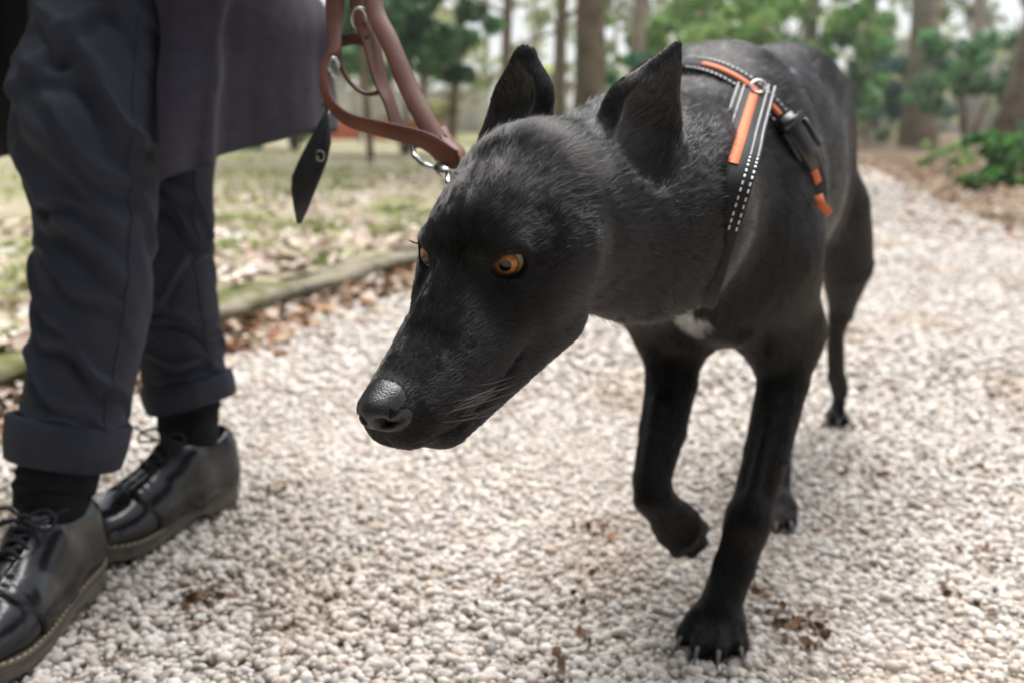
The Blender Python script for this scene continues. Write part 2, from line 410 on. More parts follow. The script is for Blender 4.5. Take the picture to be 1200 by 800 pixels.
    P.append(cone(hp(12.75, 0, -1.9), hp(12.4, 0, -2.9), .07 * HS, .09 * HS, .22 * HS, op='cut'))
    P.append(cone(hp(12.3, 0, -2.9), hp(11.4, 0, -4.3), .10 * HS, .10 * HS, .25 * HS, op='cut'))
    return P, toes
def dog_axes():
    eL, nose = EYES[1], hp(12, 0, -1)
    def st(c, fine, w):
        return lambda x: fine + (0.0037 - fine) * min(1.0, max(0.0, (abs(x - c) - w) / 0.16))
    X = axis(-.16, .60, st(-.04, .0015, .075)); Y = axis(.50, 1.92, st(.60, .0015, .07)); Z = axis(-.004, .74, st(.44, .0015, .08))
    return X, Y, Z
# ----------------------------------------------------------------- the ground, the gravel path, the kerb and the lawn
def left_edge(Y): return -1.79 + .40 * Y + .03 * np.sin(Y * 1.3)
def right_edge(Y): return 1.62 + .205 * Y + .12 * np.sin(Y * .6 + 1)
m_soil = mat('leafy_soil', (.30, .23, .165), .95, .1, var=(1.3, (.13, .095, .06), 6, .45, .62), bump=[('noise', 60, .6, .02)])
m_bed = mat('gravel_bed', (.56, .50, .44), .9, .2, attr='tint', bump=[('cell', 90, .9, .006), ('noise', 40, .3, .01)])
g = np.stack(np.meshgrid([-190, -60, -20, 20, 60, 190], [-95, -20, 20, 80, 290], indexing='ij'), -1).reshape(-1, 2)
F = [(i * 5 + j, (i + 1) * 5 + j, (i + 1) * 5 + j + 1, i * 5 + j + 1) for i in range(5) for j in range(4)]
ground = mesh_obj('ground', np.c_[g, np.full(len(g), -.012)], F, m_soil, smooth=False); meta(ground, kind='structure')
ys = np.r_[np.linspace(-4, 9.5, 55), np.linspace(10, 40, 31)]
rows = np.linspace(0, 1, 9); V = []
for y in ys:
    a, b = left_edge(y) - .02, right_edge(y)
    if y > 10: a = left_edge(10) - .02 + (y - 10) * .22; b = right_edge(10) + (y - 10) * .16 + .6 * math.sin((y - 10) * .12)
    for t in rows: V.append((a + (b - a) * t, y, -.006 + (.0 if t in (0, 1) else .004 * math.sin(3 * y + 9 * t))))
F = np.array([(i * 9 + j, i * 9 + j + 1, (i + 1) * 9 + j + 1, (i + 1) * 9 + j) for i in range(len(ys) - 1) for j in range(8)])
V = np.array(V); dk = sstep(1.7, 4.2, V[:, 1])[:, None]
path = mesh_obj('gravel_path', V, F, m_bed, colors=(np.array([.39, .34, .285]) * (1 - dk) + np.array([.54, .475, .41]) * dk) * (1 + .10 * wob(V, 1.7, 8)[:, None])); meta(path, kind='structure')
# pebbles: real stones, bigger facets near the camera
def ico(sub):
    bm = bmesh.new(); bmesh.ops.create_icosphere(bm, subdivisions=sub, radius=1.0)
    V = np.array([v.co[:] for v in bm.verts]); F = np.array([[v.index for v in f.verts] for f in bm.faces]); bm.free(); return V, F
m_peb = mat('pebble', (.5, .45, .4), .62, .35, attr='tint', bump=[('noise', 220, .25, .002)])
PAL = np.array([(.62, .57, .51), (.70, .66, .61), (.55, .47, .39), (.48, .44, .41), (.66, .58, .49), (.76, .73, .69), (.40, .36, .33), (.58, .45, .35), (.22, .19, .17), (.50, .36, .27)])
PAL = PAL * .74 + np.array([.79, .755, .71]) * .26
PW = np.array([.22, .20, .14, .10, .13, .09, .05, .04, .02, .01])
def pebbles(name, XY, size, sub, label):
    n = len(XY); V0, F0 = ico(sub)
    var = [V0 * (1 + .22 * wob(V0, 1.5, k, 4)[:, None]) * rng.uniform(.88, 1.10, (len(V0), 1)) for k in range(10)]
    k = rng.integers(0, 10, n); V = np.stack(var)[k]
    sc = size * np.exp(np.clip(rng.normal(0, .34, n), -.7, .5))[:, None] * np.stack([rng.uniform(.85, 1.25, n), rng.uniform(.75, 1.0, n), rng.uniform(.55, .9, n)], 1)
    V = V * sc[:, None, :]
    tilt = rng.normal(0, .35, (n, 2)); az = rng.uniform(0, 6.283, n)
    def R(ax, a):
        c, s = np.cos(a), np.sin(a); M = np.zeros((n, 3, 3)); i, j = [(1, 2), (2, 0), (0, 1)][ax]
        M[:, ax, ax] = 1; M[:, i, i] = c; M[:, j, j] = c; M[:, i, j] = -s; M[:, j, i] = s; return M
    M = R(2, az) @ R(0, tilt[:, 0]) @ R(1, tilt[:, 1])
    V = np.einsum('nij,nvj->nvi', M, V)
    hum = wob(np.c_[XY, np.zeros(n)], 9.0, 5) * .0022
    V += np.c_[XY, -.0045 + rng.uniform(0, .0055, n) + hum][:, None, :]
    col = PAL[rng.choice(len(PAL), n, p=PW)] * rng.uniform(.86, 1.12, (n, 1))
    patch = wob(np.c_[XY, np.zeros(n)], 7.0, 2); warm = sstep(.25, .9, patch)[:, None]
    col = col * (1 - warm * np.array([.10, .16, .22]))
    F = (F0[None] + (np.arange(n) * len(V0))[:, None, None]).reshape(-1, 3)
    o = mesh_obj(name, V.reshape(-1, 3), F, m_peb, smooth=False, colors=np.repeat(col, len(V0), 0))
    meta(o, label=label, cat='gravel', kind='stuff'); return o
def scatter(y0, y1, dens, margin=.32):
    n = int((y1 - y0) * (1.06 * y1 + 2 * margin) * dens); Y = rng.uniform(y0, y1, n); X = rng.uniform(-1, 1, n) * (.53 * y1 + margin)
    k = (np.abs(X) < .53 * Y + margin) & (X > left_edge(Y)) & (X < right_edge(Y)); return np.c_[X, Y][k]
pebbles('gravel', scatter(.68, 1.0, 19000, .2), .0046, 2, 'pale beige pebbles of the gravel path close to the dog')
pebbles('gravel', scatter(1.0, 1.95, 15500, .22), .0050, 1, 'pale pebbles of the gravel path beneath and behind the dog')
pebbles('gravel', scatter(1.95, 4.2, 3900, .25), .0085, 1, 'pale pebbles of the gravel path farther along it')
pebbles('gravel', scatter(4.2, 9.0, 420), .015, 1, 'pale pebbles of the gravel path far from the dog')
pebbles('gravel', scatter(.72, 1.3, 6500, .15), .0023, 1, 'fine grit between the pebbles')
# lawn bank behind the kerb
m_lawn = mat('lawn_soil', (.44, .385, .275), .95, .1, var=(2.2, (.33, .35, .14), 5, .50, .64), bump=[('noise', 25, .8, .03)])
xs = np.r_[0, .05, .12, .3, np.linspace(.6, 9, 20), np.linspace(10, 45, 12)]; yy = np.r_[np.linspace(-3, 12, 46), np.linspace(13, 60, 24)]
V = []
for y in yy:
    e = left_edge(min(y, 10)) - .13 + max(0, y - 10) * .22
    for x in xs:
        p = np.array([e - x, y, 0]); V.append((e - x, y, .060 + .018 * min(1, x * 3) * float(wob(p, 2.2, 4)) + min(x, 6) * .006))
nx = len(xs)
F = np.array([(i * nx + j, (i + 1) * nx + j, (i + 1) * nx + j + 1, i * nx + j + 1) for i in range(len(yy) - 1) for j in range(nx - 1)])
lawn = mesh_obj('lawn', V, F, m_lawn); meta(lawn, kind='structure')
def lawn_z(X, Y): return .060 + .018 * wob(np.stack([X, Y, X * 0], -1), 2.2, 4) + .006
# kerb of long weathered stones
m_kerb = mat('mossy_stone', (.30, .265, .205), .9, .2, var=(9, (.13, .14, .045), 6, .44, .58), bump=[('noise', 30, .7, .02), ('noise', 140, .4, .004)])
kerb = empty('kerb', (0, 0, 0), kind='structure')
y = -1.2
while y < 12:
    L = random.uniform(.75, 1.0); a = np.array([left_edge(y), y]); b = np.array([left_edge(y + L - .012), y + L - .012])
    t = unit(b - a); nrm = np.array([-t[1], t[0]]); V, F = [], []
    prof = [(0, -.03), (.005, .045), (-.018, .078), (.03, .098), (.10, .100), (.15, .085), (.155, -.03)]
    nseg = 10; hgt = random.uniform(.66, .80)
    for i in range(nseg + 1):
        q = a + (b - a) * i / nseg
        for (o_, z) in prof:
            p = np.array([*(q + nrm * o_), z * hgt]); w = wob(p, 11, 1) * .013 + wob(p, 45, 7) * .005
            end = .004 if i in (0, nseg) else 0
            V.append((p[0] + nrm[0] * w, p[1] + nrm[1] * w, p[2] + (w - end if z > 0 else 0)))
    k = len(prof)
    for i in range(nseg):
        for j in range(k - 1): F.append((i * k + j, (i + 1) * k + j, (i + 1) * k + j + 1, i * k + j + 1))
    F += [tuple(range(k)), tuple(nseg * k + j for j in range(k))[::-1]]
    mesh_obj('kerb_stone', V, F, m_kerb, kerb); y += L
# fallen leaves: curled, pointed, many browns
m_leaf = mat('dry_leaf', (.3, .2, .12), .75, .25, attr='tint', bump=[('noise', 90, .3, .004)])
LEAFC = np.array([(.30, .16, .085), (.40, .25, .15), (.46, .34, .23), (.20, .11, .06), (.52, .42, .32), (.36, .19, .11), (.62, .55, .47)])
def leaf_shape():
    pr = [(0, .04), (.25, .33), (.60, .34), (1, .01)]; V, F = [], []
    for t, w in pr: V += [(t - .5, -w, 0), (t - .5, 0, 0), (t - .5, w, 0)]
    for i in range(3):
        for j in range(2): F.append((i * 3 + j, (i + 1) * 3 + j, (i + 1) * 3 + j + 1, i * 3 + j + 1))
    return np.array(V), np.array(F)
LV, LF = leaf_shape()
def leaves(XYZ, size, curl=.35, pal=LEAFC, flat=.35):
    n = len(XYZ); V = np.repeat(LV[None], n, 0).copy(); cu = rng.normal(0, curl, n) + curl * .6; be = rng.normal(0, curl, n)
    V[:, :, 2] = cu[:, None] * (V[:, :, 1] ** 2) * 2.2 + be[:, None] * V[:, :, 0] ** 2
    V *= (size * np.exp(rng.normal(0, .3, n)))[:, None, None]
    a, b, c = rng.uniform(0, 6.283, n), rng.normal(0, flat, n), rng.normal(0, flat, n)
    ca, sa, cb, sb, cc, sc = np.cos(a), np.sin(a), np.cos(b), np.sin(b), np.cos(c), np.sin(c); o, z = np.ones(n), np.zeros(n)
    Rz = np.array([[ca, -sa, z], [sa, ca, z], [z, z, o]]).transpose(2, 0, 1); Rx = np.array([[o, z, z], [z, cb, -sb], [z, sb, cb]]).transpose(2, 0, 1)
    Ry = np.array([[cc, z, sc], [z, o, z], [-sc, z, cc]]).transpose(2, 0, 1)
    V = np.einsum('nij,nvj->nvi', Rz @ Rx @ Ry, V); V += XYZ[:, None, :]
    F = (LF[None] + (np.arange(n) * len(LV))[:, None, None]).reshape(-1, 4)
    col = pal[rng.integers(0, len(pal), n)] * rng.uniform(.75, 1.2, (n, 1))
    return V.reshape(-1, 3), F, np.repeat(col, len(LV), 0)
n = 2600; Y = rng.uniform(1.3, 9, n); off = np.abs(rng.normal(0, .11, n)); X = left_edge(Y) + .015 + off
V, F, c = leaves(np.c_[X, Y, .006 + rng.uniform(0, .012, n) + .02 * np.exp(-off * 30)], .042)
meta(mesh_obj('leaf_litter', V, F, m_leaf, colors=c), label='brown dead leaves gathered along the foot of the mossy kerb', cat='leaves', kind='stuff')
n = 11500; Y = 1.2 + 14 * rng.uniform(0, 1, n) ** 1.35 ; D = .12 + rng.uniform(0, 1, n) ** 1.7 * 8.5; X = left_edge(np.minimum(Y, 10)) - D + np.maximum(0, Y - 10) * .22
k = np.abs(X) < .56 * Y + .3; X, Y = X[k], Y[k]
V, F, c = leaves(np.c_[X, Y, lawn_z(X, Y) + rng.uniform(.002, .02, len(X))], .05, pal=LEAFC * .9 + .24)
meta(mesh_obj('leaf_litter', V, F, m_leaf, colors=c), label='pale dry leaves scattered over the thin lawn', cat='leaves', kind='stuff')
n = 2600; Y = rng.uniform(4.5, 14, n); X = right_edge(np.minimum(Y, 10)) + np.maximum(0, Y - 10) * .16 + rng.normal(.80, .55, n)
V, F, c = leaves(np.c_[X, Y, .004 + rng.uniform(0, .02, n)], .05)
meta(mesh_obj('leaf_litter', V, F, m_leaf, colors=c), label='brown leaves strewn along the right edge of the path', cat='leaves', kind='stuff')
# grass in patches
m_grass = mat('grass_blade', (.16, .22, .05), .6, .3, attr='tint', trans=.35)
def grass(XY, Z, h, name, label, yellow=.3):
    n = len(XY); a = rng.uniform(0, 6.283, n); w = h * .10; hh = h * rng.uniform(.5, 1.2, n); ln = rng.normal(0, .5, (n, 2)) * hh[:, None]
    B = np.c_[XY, Z]; s_ = np.c_[np.cos(a), np.sin(a), a * 0] * w
    M_ = B + np.c_[ln * .35, hh * .6]; T = B + np.c_[ln, hh]
    V = np.stack([B - s_, B + s_, M_ + s_ * .7, M_ - s_ * .7, T], 1).reshape(-1, 3); i = np.arange(n)[:, None] * 5
    F = np.concatenate([i + [0, 1, 2], i + [0, 2, 3], i + [3, 2, 4]])
    col = np.array([.24, .33, .085]) * (1 - yellow * rng.uniform(0, 1, (n, 1))) + np.array([.58, .53, .27]) * yellow * rng.uniform(0, 1, (n, 1))
    meta(mesh_obj(name, V, F, m_grass, smooth=False, colors=np.repeat(col, 5, 0)), label=label, cat='grass', kind='stuff')
cx = rng.uniform(0, 1, (80, 2)) ** [1.0, 1.5]; pts = []
for i in range(80):
    yc = 1.4 + 9 * cx[i, 0] ** 1.1; xc = left_edge(yc) - .12 - cx[i, 1] * (.5 + yc * .55); k = int(rng.integers(120, 420)); s_ = rng.uniform(.05, .16)
    pts.append(np.c_[xc + rng.normal(0, s_, k), yc + rng.normal(0, s_, k)])
pts = np.concatenate(pts); pts = pts[pts[:, 0] < left_edge(pts[:, 1]) - .15]
grass(pts, lawn_z(pts[:, 0], pts[:, 1]) - .004, .035, 'grass', 'bright green tufts growing through the leaves on the lawn', .25)
n = 24000; Y = rng.uniform(6, 30, n); X = left_edge(np.minimum(Y, 10)) + np.maximum(0, Y - 10) * .22 - .2 - rng.uniform(0, 1, n) * 14
k = (np.abs(X) < .56 * Y + .3) & (wob(np.c_[X, Y, X * 0], 1.1, 9) > .0); X, Y = X[k], Y[k]
grass(np.c_[X, Y], lawn_z(X, Y), .085, 'grass', 'yellowish grass covering the far part of the lawn', .55)
# crumbs of dead leaves caught between the pebbles, and a few whole leaves
crumbs = []
for px, py, k, s_ in ((240, 705, 26, .020), (262, 700, 14, .014), (690, 622, 14, .016), (930, 735, 26, .022), (950, 742, 18, .020), (905, 712, 14, .03), (1010, 552, 14, .03), (1120, 545, 10, .03), (335, 578, 9, .02), (560, 690, 6, .03), (1085, 690, 8, .03), (700, 712, 8, .03), (1150, 655, 8, .03), (880, 700, 12, .02), (130, 590, 10, .03), (640, 760, 8, .03)):
    p = on_ground(px, py); crumbs.append(np.c_[p[0] + rng.normal(0, s_, k), p[1] + rng.normal(0, s_, k), rng.uniform(.003, .009, k)])
V, F, c = leaves(np.concatenate(crumbs), .010, .6, LEAFC[[0, 3, 3, 5, 1]] * .62, .7)
meta(mesh_obj('leaf_crumbs', V, F, m_leaf, colors=c), label='dark brown crumbs of dead leaves caught between the pebbles', cat='leaves', kind='stuff')
for px, py, sz, lab in ((1018, 548, .024, 'curled brown leaf lying on open gravel right of the hind paw'), (958, 728, .020, 'reddish dead leaf right of the planted forepaw'), (325, 575, .016, 'small brown leaf on the gravel right of the far shoe'), (715, 634, .016, 'little brown leaf left of the raised forepaw'), (300, 374, .05, 'large tan leaf resting against the foot of the kerb'), (355, 362, .045, 'rust brown leaf on the gravel just off the kerb')):
    p = on_ground(px, py); V, F, c = leaves(np.array([[0, 0, 0.0]]), sz, .6)
    o = mesh_obj('fallen_leaf', V, F, m_leaf, colors=c); o.location = (p[0], p[1], .010 if sz < .03 else .02)
    meta(o, label=lab, cat='leaf', group='dead leaves on the gravel')
# ----------------------------------------------------------------- trees, shrubs, fence and far things
m_bark = mat('bark', (.28, .22, .155), .95, .1, var=(5, (.15, .12, .085), 6), bump=[('noise', 14, .9, .04), ('noise', 70, .5, .01)])
m_bark2 = mat('pale_bark', (.48, .40, .325), .95, .1, var=(4, (.31, .255, .20), 6), bump=[('noise', 14, .8, .03)])
m_fol = mat('leaves', (.07, .12, .035), .55, .35, attr='tint', trans=.35)
def trunk_mesh(mb, p0, p1, r0, r1, n=9, bend=.15, seed=0):
    r_ = random.Random(seed); p0, p1 = np.array(p0, float), np.array(p1, float); L = np.linalg.norm(p1 - p0)
    o1 = np.array([r_.uniform(-1, 1), r_.uniform(-1, 1), 0]) * bend * L * .1
    pts = [p0 + (p1 - p0) * t + o1 * math.sin(t * 3.1) for t in np.linspace(0, 1, n)]
    rs = [r0 + (r1 - r0) * t + (r0 * .45 * max(0, 1 - t * n / 1.3) if r0 > .08 else 0) for t in np.linspace(0, 1, n)]
    mb.tube(pts, rs, 12); return pts
def foliage(clumps, per, leaf, base, var=.35, seed=0):
    """clumps (n,4): centre and radius; many leaf-sized faces through each"""
    r_ = np.random.default_rng(seed); V, F, Cc = [], [], []
    for c in clumps:
        k = int(per * r_.uniform(.7, 1.3)); d = r_.normal(size=(k, 3)); d /= np.linalg.norm(d, axis=1)[:, None]
        p = c[:3] + d * (c[3] * r_.uniform(.35, 1.05, (k, 1)) ** .6) * [1, 1, .8]
        n_ = d + r_.normal(0, .7, (k, 3)) + [0, 0, .4]; n_ /= np.linalg.norm(n_, axis=1)[:, None]
        a = np.cross(n_, r_.normal(size=(k, 3))); a /= np.linalg.norm(a, axis=1)[:, None]; b = np.cross(n_, a)
        s_ = (leaf * np.exp(r_.normal(0, .3, k)))[:, None]
        q = np.stack([p - a * s_, p + b * s_ * .45 + n_ * s_ * .12, p + a * s_, p - b * s_ * .45 + n_ * s_ * .12], 1)
        V.append(q.reshape(-1, 3)); col = np.array(base) * np.exp(r_.normal(0, var)) * np.exp(r_.normal(0, .25, (k, 1)))
        col = col * (1 + r_.normal(0, .12, (k, 3))); Cc.append(np.repeat(np.clip(col, .005, .6), 4, 0))
    V = np.concatenate(V); F = np.arange(len(V)).reshape(-1, 4); return V, F, np.concatenate(Cc)
def tree(px, Y, w_px, top_px=None, h=9.0, label='', crown=None, leaf=.10, col=(.06, .11, .03), bark=None, name='tree', seed=0, per=260, limbs=5, crown_r=2.2, low=.45):
    q = at(px, 140, Y); x = q[0]; r = w_px / F_PX * Y / 2; lean = 0 if top_px is None else (top_px - px) / F_PX * Y
    root = empty(name, (x, Y, 0), label=label, cat='tree', group='trees at the edge of the park')
    mb = MB(); zt = 140 / F_PX * Y + .55
    top = np.array([x + lean * h / zt, Y, h]); pts = trunk_mesh(mb, (x, Y, -.1), top, r, r * .45, seed=seed)
    r_ = random.Random(seed + 5); tips = []
    for i in range(limbs):
        t = low + (1 - low) * (i + .6) / limbs; b = np.array([x, Y, 0]) * (1 - t) + top * t; an = i * 2.4 + r_.uniform(0, 1); L = r_.uniform(1.2, 2.4) * crown_r / 2
        e = b + np.array([math.cos(an) * L, math.sin(an) * L, r_.uniform(.5, 1.3)]); trunk_mesh(mb, b, e, r * .36, r * .1, 6, .5, seed + i); tips.append(e)
        for j in range(2):
            e2 = e + np.array([r_.uniform(-1, 1), r_.uniform(-1, 1), r_.uniform(0, .8)]) * crown_r * .45; trunk_mesh(mb, (b + e) / 2, e2, r * .16, r * .05, 5, .5, seed + i + 9 * j); tips.append(e2)
    child_of(mb.build('trunk', bark or m_bark), root)
    if crown is not False:
        cl = [np.r_[p + np.array([r_.uniform(-.4, .4), r_.uniform(-.4, .4), r_.uniform(-.3, .4)]), crown_r * r_.uniform(.28, .5)] for p in tips for _ in range(2)]
        V, F, c = foliage(cl, per * .5, leaf, np.array(col) * 2.2, seed=seed); child_of(mesh_obj('crown', V, F, m_fol, smooth=False, colors=c), root)
    return root
def bush(px, py_base, py_top, w_px, label, leaf=.06, col=(.06, .12, .03), seed=0, Y=None, n=10, per=260, name='shrub', group=None, var=.35, lift=0.0):
    b = on_ground(px, py_base) if Y is None else np.array([(px - 600) / F_PX * Y, Y, 0]); d = b[1]
    h = (py_base - py_top) / F_PX * d if Y is None else max(.3, .55 + (140 - py_top) / F_PX * Y); w = w_px / F_PX * d
    root = empty(name, b, label=label, cat='shrub', group=group); r_ = np.random.default_rng(seed)
    mb = MB()
    for i in range(5):
        mb.tube([b + [0, 0, -.02], b + [w * .25 * math.sin(i * 2.1), w * .2 * math.cos(i * 2.1), h * .5], b + [w * .4 * math.sin(i * 2.1), w * .3 * math.cos(i * 2.1), h * .85]], [h * .018, h * .014, h * .006], 5)
    child_of(mb.build('stem', m_bark), root)
    cl = np.c_[r_.normal(0, .38, 3 * n) * w, r_.normal(0, .3, 3 * n) * w, lift + (h - lift) * (.04 + 1.0 * r_.uniform(0, 1, 3 * n) ** .9), min(w, h) * r_.uniform(.05, .20, 3 * n)] + np.r_[b, 0]
    V, F, c = foliage(cl, per * .36, leaf * .9, np.array(col) * 2.2 + .015, var, seed); child_of(mesh_obj('foliage', V, F, m_fol, smooth=False, colors=c), root)
    return root
# trunks that can be told apart
tree(691, 11.5, 36, 694, 8.5, 'thick olive brown trunk rising just behind the ears of the black dog', seed=1, col=(.06, .10, .03), low=.55)
tree(736, 17, 19, 737, 9, 'slim pale brown trunk close to the thick olive trunk', bark=m_bark2, seed=2, low=.5, crown=False, limbs=7)
tree(528, 14, 11, 548, 7, 'thin dark leaning trunk left of the dog\'s far ear', seed=3, low=.35, limbs=6, crown_r=1.8, col=(.07, .10, .045), leaf=.07, per=110)
tree(438, 12, 9, 434, 6, 'thin dark trunk seen through the leash loops', seed=4, low=.27, limbs=7, crown_r=2.0, col=(.05, .10, .045), leaf=.08, per=330)
tree(936, 22, 20, 934, 10, 'straight pale trunk above the hips of the dog', bark=m_bark2, seed=5, low=.5, crown=False, limbs=6)
tree(1067, 21, 33, 1058, 10, 'tall brown trunk standing before the wire fence', bark=m_bark2, seed=6, low=.5, limbs=5)
tree(1178, 17, 44, 1196, 9, 'broad brown trunk leaning right beside the leafy plants', seed=7, low=.55)
tree(652, 20, 16, 660, 8, 'mossy trunk left of the thick olive one', seed=8, low=.25, limbs=8, col=(.12, .13, .05), leaf=.08, per=120)
tree(590, 24, 14, 596, 8, 'slender trunk under loose green leaves beyond the far ear', seed=9, low=.2, limbs=8, col=(.10, .14, .06), per=70, crown_r=2.6)
tree(810, 26, 14, 815, 9, 'greyish trunk deep in the bright shrubs', bark=m_bark2, seed=10, low=.4, crown=False)
tree(1000, 30, 16, 1003, 9, 'dark trunk behind the teal bush', seed=11, low=.35, col=(.06, .10, .05), per=180)
tree(300, 19, 15, 296, 8, 'trunk hidden behind the coat of the walker', seed=12, low=.3, col=(.05, .10, .04))
tree(1130, 33, 18, 1125, 9, 'distant trunk above the green ivy bush', bark=m_bark2, seed=13, low=.45, crown=False)
tree(775, 36, 14, 772, 10, 'far thin trunk between the pale ones', bark=m_bark2, seed=14, low=.4, crown=False)
# shrubs
gB = 'shrubs along the far edge of the park'
bush(478, 0, 5, 120, 'dark green shrub filling the gap beyond the leash', leaf=.085, col=(.055, .115, .05), seed=21, Y=13.5, n=16, per=300, group=gB, lift=1.05)
bush(800, 0, 18, 110, 'light green shrub behind the near ear', leaf=.10, col=(.13, .23, .06), seed=22, Y=19, n=18, per=210, group=gB)
bush(880, 0, -8, 130, 'tall yellow green shrub above the dog\'s back', leaf=.11, col=(.10, .19, .045), seed=23, Y=21, n=24, per=240, group=gB)
bush(965, 0, 12, 80, 'fresh green shrub above the dog\'s rump', leaf=.10, col=(.09, .17, .06), seed=24, Y=22, n=16, per=220, group=gB)
bush(1022, 0, 78, 85, 'dark bluish bush in front of the wire fence', leaf=.09, col=(.03, .075, .05), seed=25, Y=24, n=16, per=320, group=gB, lift=.5)
bush(1122, 0, 55, 85, 'leafy green bush between the two right trunks', leaf=.10, col=(.07, .16, .06), seed=26, Y=19, n=14, per=190, group=gB, lift=.75)
bush(715, 0, 92, 40, 'low dark shrub at the foot of the olive trunk', leaf=.07, col=(.04, .10, .04), seed=27, Y=15, n=8, per=220, group=gB)
bush(755, 0, 75, 44, 'small dark green shrub right of the slim trunk', leaf=.08, col=(.04, .12, .06), seed=28, Y=16, n=9, per=240, group=gB)
bush(350, 0, 15, 90, 'mid green shrub beside the hem of the coat', leaf=.09, col=(.045, .095, .04), seed=29, Y=15, n=12, per=240, group=gB)
bush(20, 0, 10, 200, 'dim shrub beyond the walker', leaf=.1, col=(.05, .10, .04), seed=30, Y=18, n=16, per=240, group=gB)
gP = 'leafy plants by the path'
bush(1168, 218, 163, 58, 'bushy bright green plant at the right edge of the path', leaf=.035, col=(.06, .17, .03), seed=31, n=12, per=200, group=gP, name='leafy_plant')
bush(1112, 200, 172, 40, 'lower light green plant left of the bushy one', leaf=.035, col=(.10, .19, .04), seed=32, n=7, per=110, group=gP, name='leafy_plant')
bush(1135, 226, 205, 30, 'smallest green plant growing by the gravel', leaf=.03, col=(.05, .13, .03), seed=33, n=5, per=90, group=gP, name='leafy_plant')
bush(1198, 205, 150, 30, 'blue green plant cut off by the right edge', leaf=.035, col=(.06, .15, .07), seed=34, n=7, per=130, group=gP, name='leafy_plant')
# far woods: too far to tell the trees apart
r_ = np.random.default_rng(77); cl = []
for i in range(135):
    Y = r_.uniform(44, 75); X = r_.uniform(-.62, .62) * Y * 1.05; cl.append([X, Y, r_.uniform(.4, 9) if i % 3 else r_.uniform(0, 2.5), r_.uniform(.8, 2.0)])
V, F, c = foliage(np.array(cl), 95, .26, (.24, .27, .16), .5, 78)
mb = MB()
for i in range(60):
    Y = r_.uniform(40, 75); X = r_.uniform(-.62, .62) * Y; mb.tube([(X, Y, -.1), (X + r_.uniform(-.4, .4), Y, 5), (X + r_.uniform(-.8, .8), Y, 11)], [r_.uniform(.12, .3), .14, .06], 7)
cl2 = []
for i in range(230):
    Y = r_.uniform(25, 44); X = r_.uniform(-.6, .6) * Y * 1.05; cl2.append([X, Y, r_.uniform(.1, 1) ** 1.6 * 4.2, r_.uniform(.35, 1.0)])
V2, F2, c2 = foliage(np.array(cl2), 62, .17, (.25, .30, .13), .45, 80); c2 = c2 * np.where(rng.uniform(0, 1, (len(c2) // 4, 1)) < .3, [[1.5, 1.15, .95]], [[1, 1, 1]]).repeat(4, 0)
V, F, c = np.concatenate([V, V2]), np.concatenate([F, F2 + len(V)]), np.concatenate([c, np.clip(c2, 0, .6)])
woods = mesh_obj('woods', V, F, m_fol, smooth=False, colors=c); meta(woods, label='pale distant woods beyond the park', cat='woods', kind='stuff')
wt = mb.build('woods', m_bark2); meta(wt, label='bare distant trunks of the woods', cat='woods', kind='stuff')
# unseen trees added behind and left of the camera to dim the side light
r_ = np.random.default_rng(5); cl = []; mb = MB()
for i in range(64):
    an = r_.uniform(math.radians(122), math.radians(308)); R = r_.uniform(7.5, 20); X, Y = R * math.sin(an), R * math.cos(an); H = r_.uniform(6, 11)
    mb.tube([(X, Y, -.1), (X + .1, Y, H * .5), (X, Y + .1, H)], [.22, .16, .08], 8)
    for j in range(6): cl.append([X + r_.normal(0, 1.1), Y + r_.normal(0, 1.1), r_.uniform(.15, 1.0) * H, r_.uniform(1.0, 1.7)])
V, F, c = foliage(np.array(cl), 150, .34, (.06, .10, .035), .4, 79)
meta(mesh_obj('woods', V, F, m_fol, smooth=False, colors=c), label='unseen leafy woods added on the near side to dim the side light', cat='woods', kind='stuff'); meta(mb.build('woods', m_bark), label='trunks of the unseen woods added to dim the side light', cat='woods', kind='stuff')
# thin mist between the trees
hz = MB(); hz.box((0, 97, 6.2), 400, 400, 14.6); haze = hz.build('haze', None, smooth=False)
mh = bpy.data.materials.new('mist'); mh.use_nodes = True; nt = mh.node_tree; nt.nodes.remove(nt.nodes['Principled BSDF']); pv_ = nt.nodes.new('ShaderNodeVolumePrincipled')
pv_.inputs['Color'].default_value = (.93, .95, .95, 1); pv_.inputs['Density'].default_value = .0026; nt.links.new(pv_.outputs[0], nt.nodes['Material Output'].inputs['Volume'])
haze.data.materials.append(mh); meta(haze, label='thin pale mist hanging between the distant trees', cat='haze', kind='stuff')
# a wire fence with slim posts on the right
m_post = mat('grey_post', (.42, .41, .39), .7, .3, var=(6, (.30, .29, .27), 4)); m_wire = mat('fence_wire', (.33, .33, .32), .5, .4, metal=.6)
A, B = np.array([5.2, 25.0, 0]), np.array([15.5, 24.0, 0]); fence = empty('wire_fence', A, label='grey wire fence with slim posts at the end of the path', cat='fence')
for i in range(10):
    p = A + (B - A) * i / 9; w_ = MB().tube([p + [0, 0, -.05], p + [0, 0, .6], p + [0, 0, 1.15]], .05, 8); child_of(w_.build('post', m_post), fence)
wm = MB()
for z in np.linspace(.08, 1.08, 8): wm.tube([A + [0, 0, z], (A + B) / 2 + [0, 0, z - .01], B + [0, 0, z]], .008, 4)
for i in range(70):
    p = A + (B - A) * i / 69; wm.tube([p + [0, .01, .05], p + [0, .01, 1.08]], .006, 4)
o = wm.build('wire_mesh', m_wire); child_of(o, fence); o['kind'] = 'stuff'
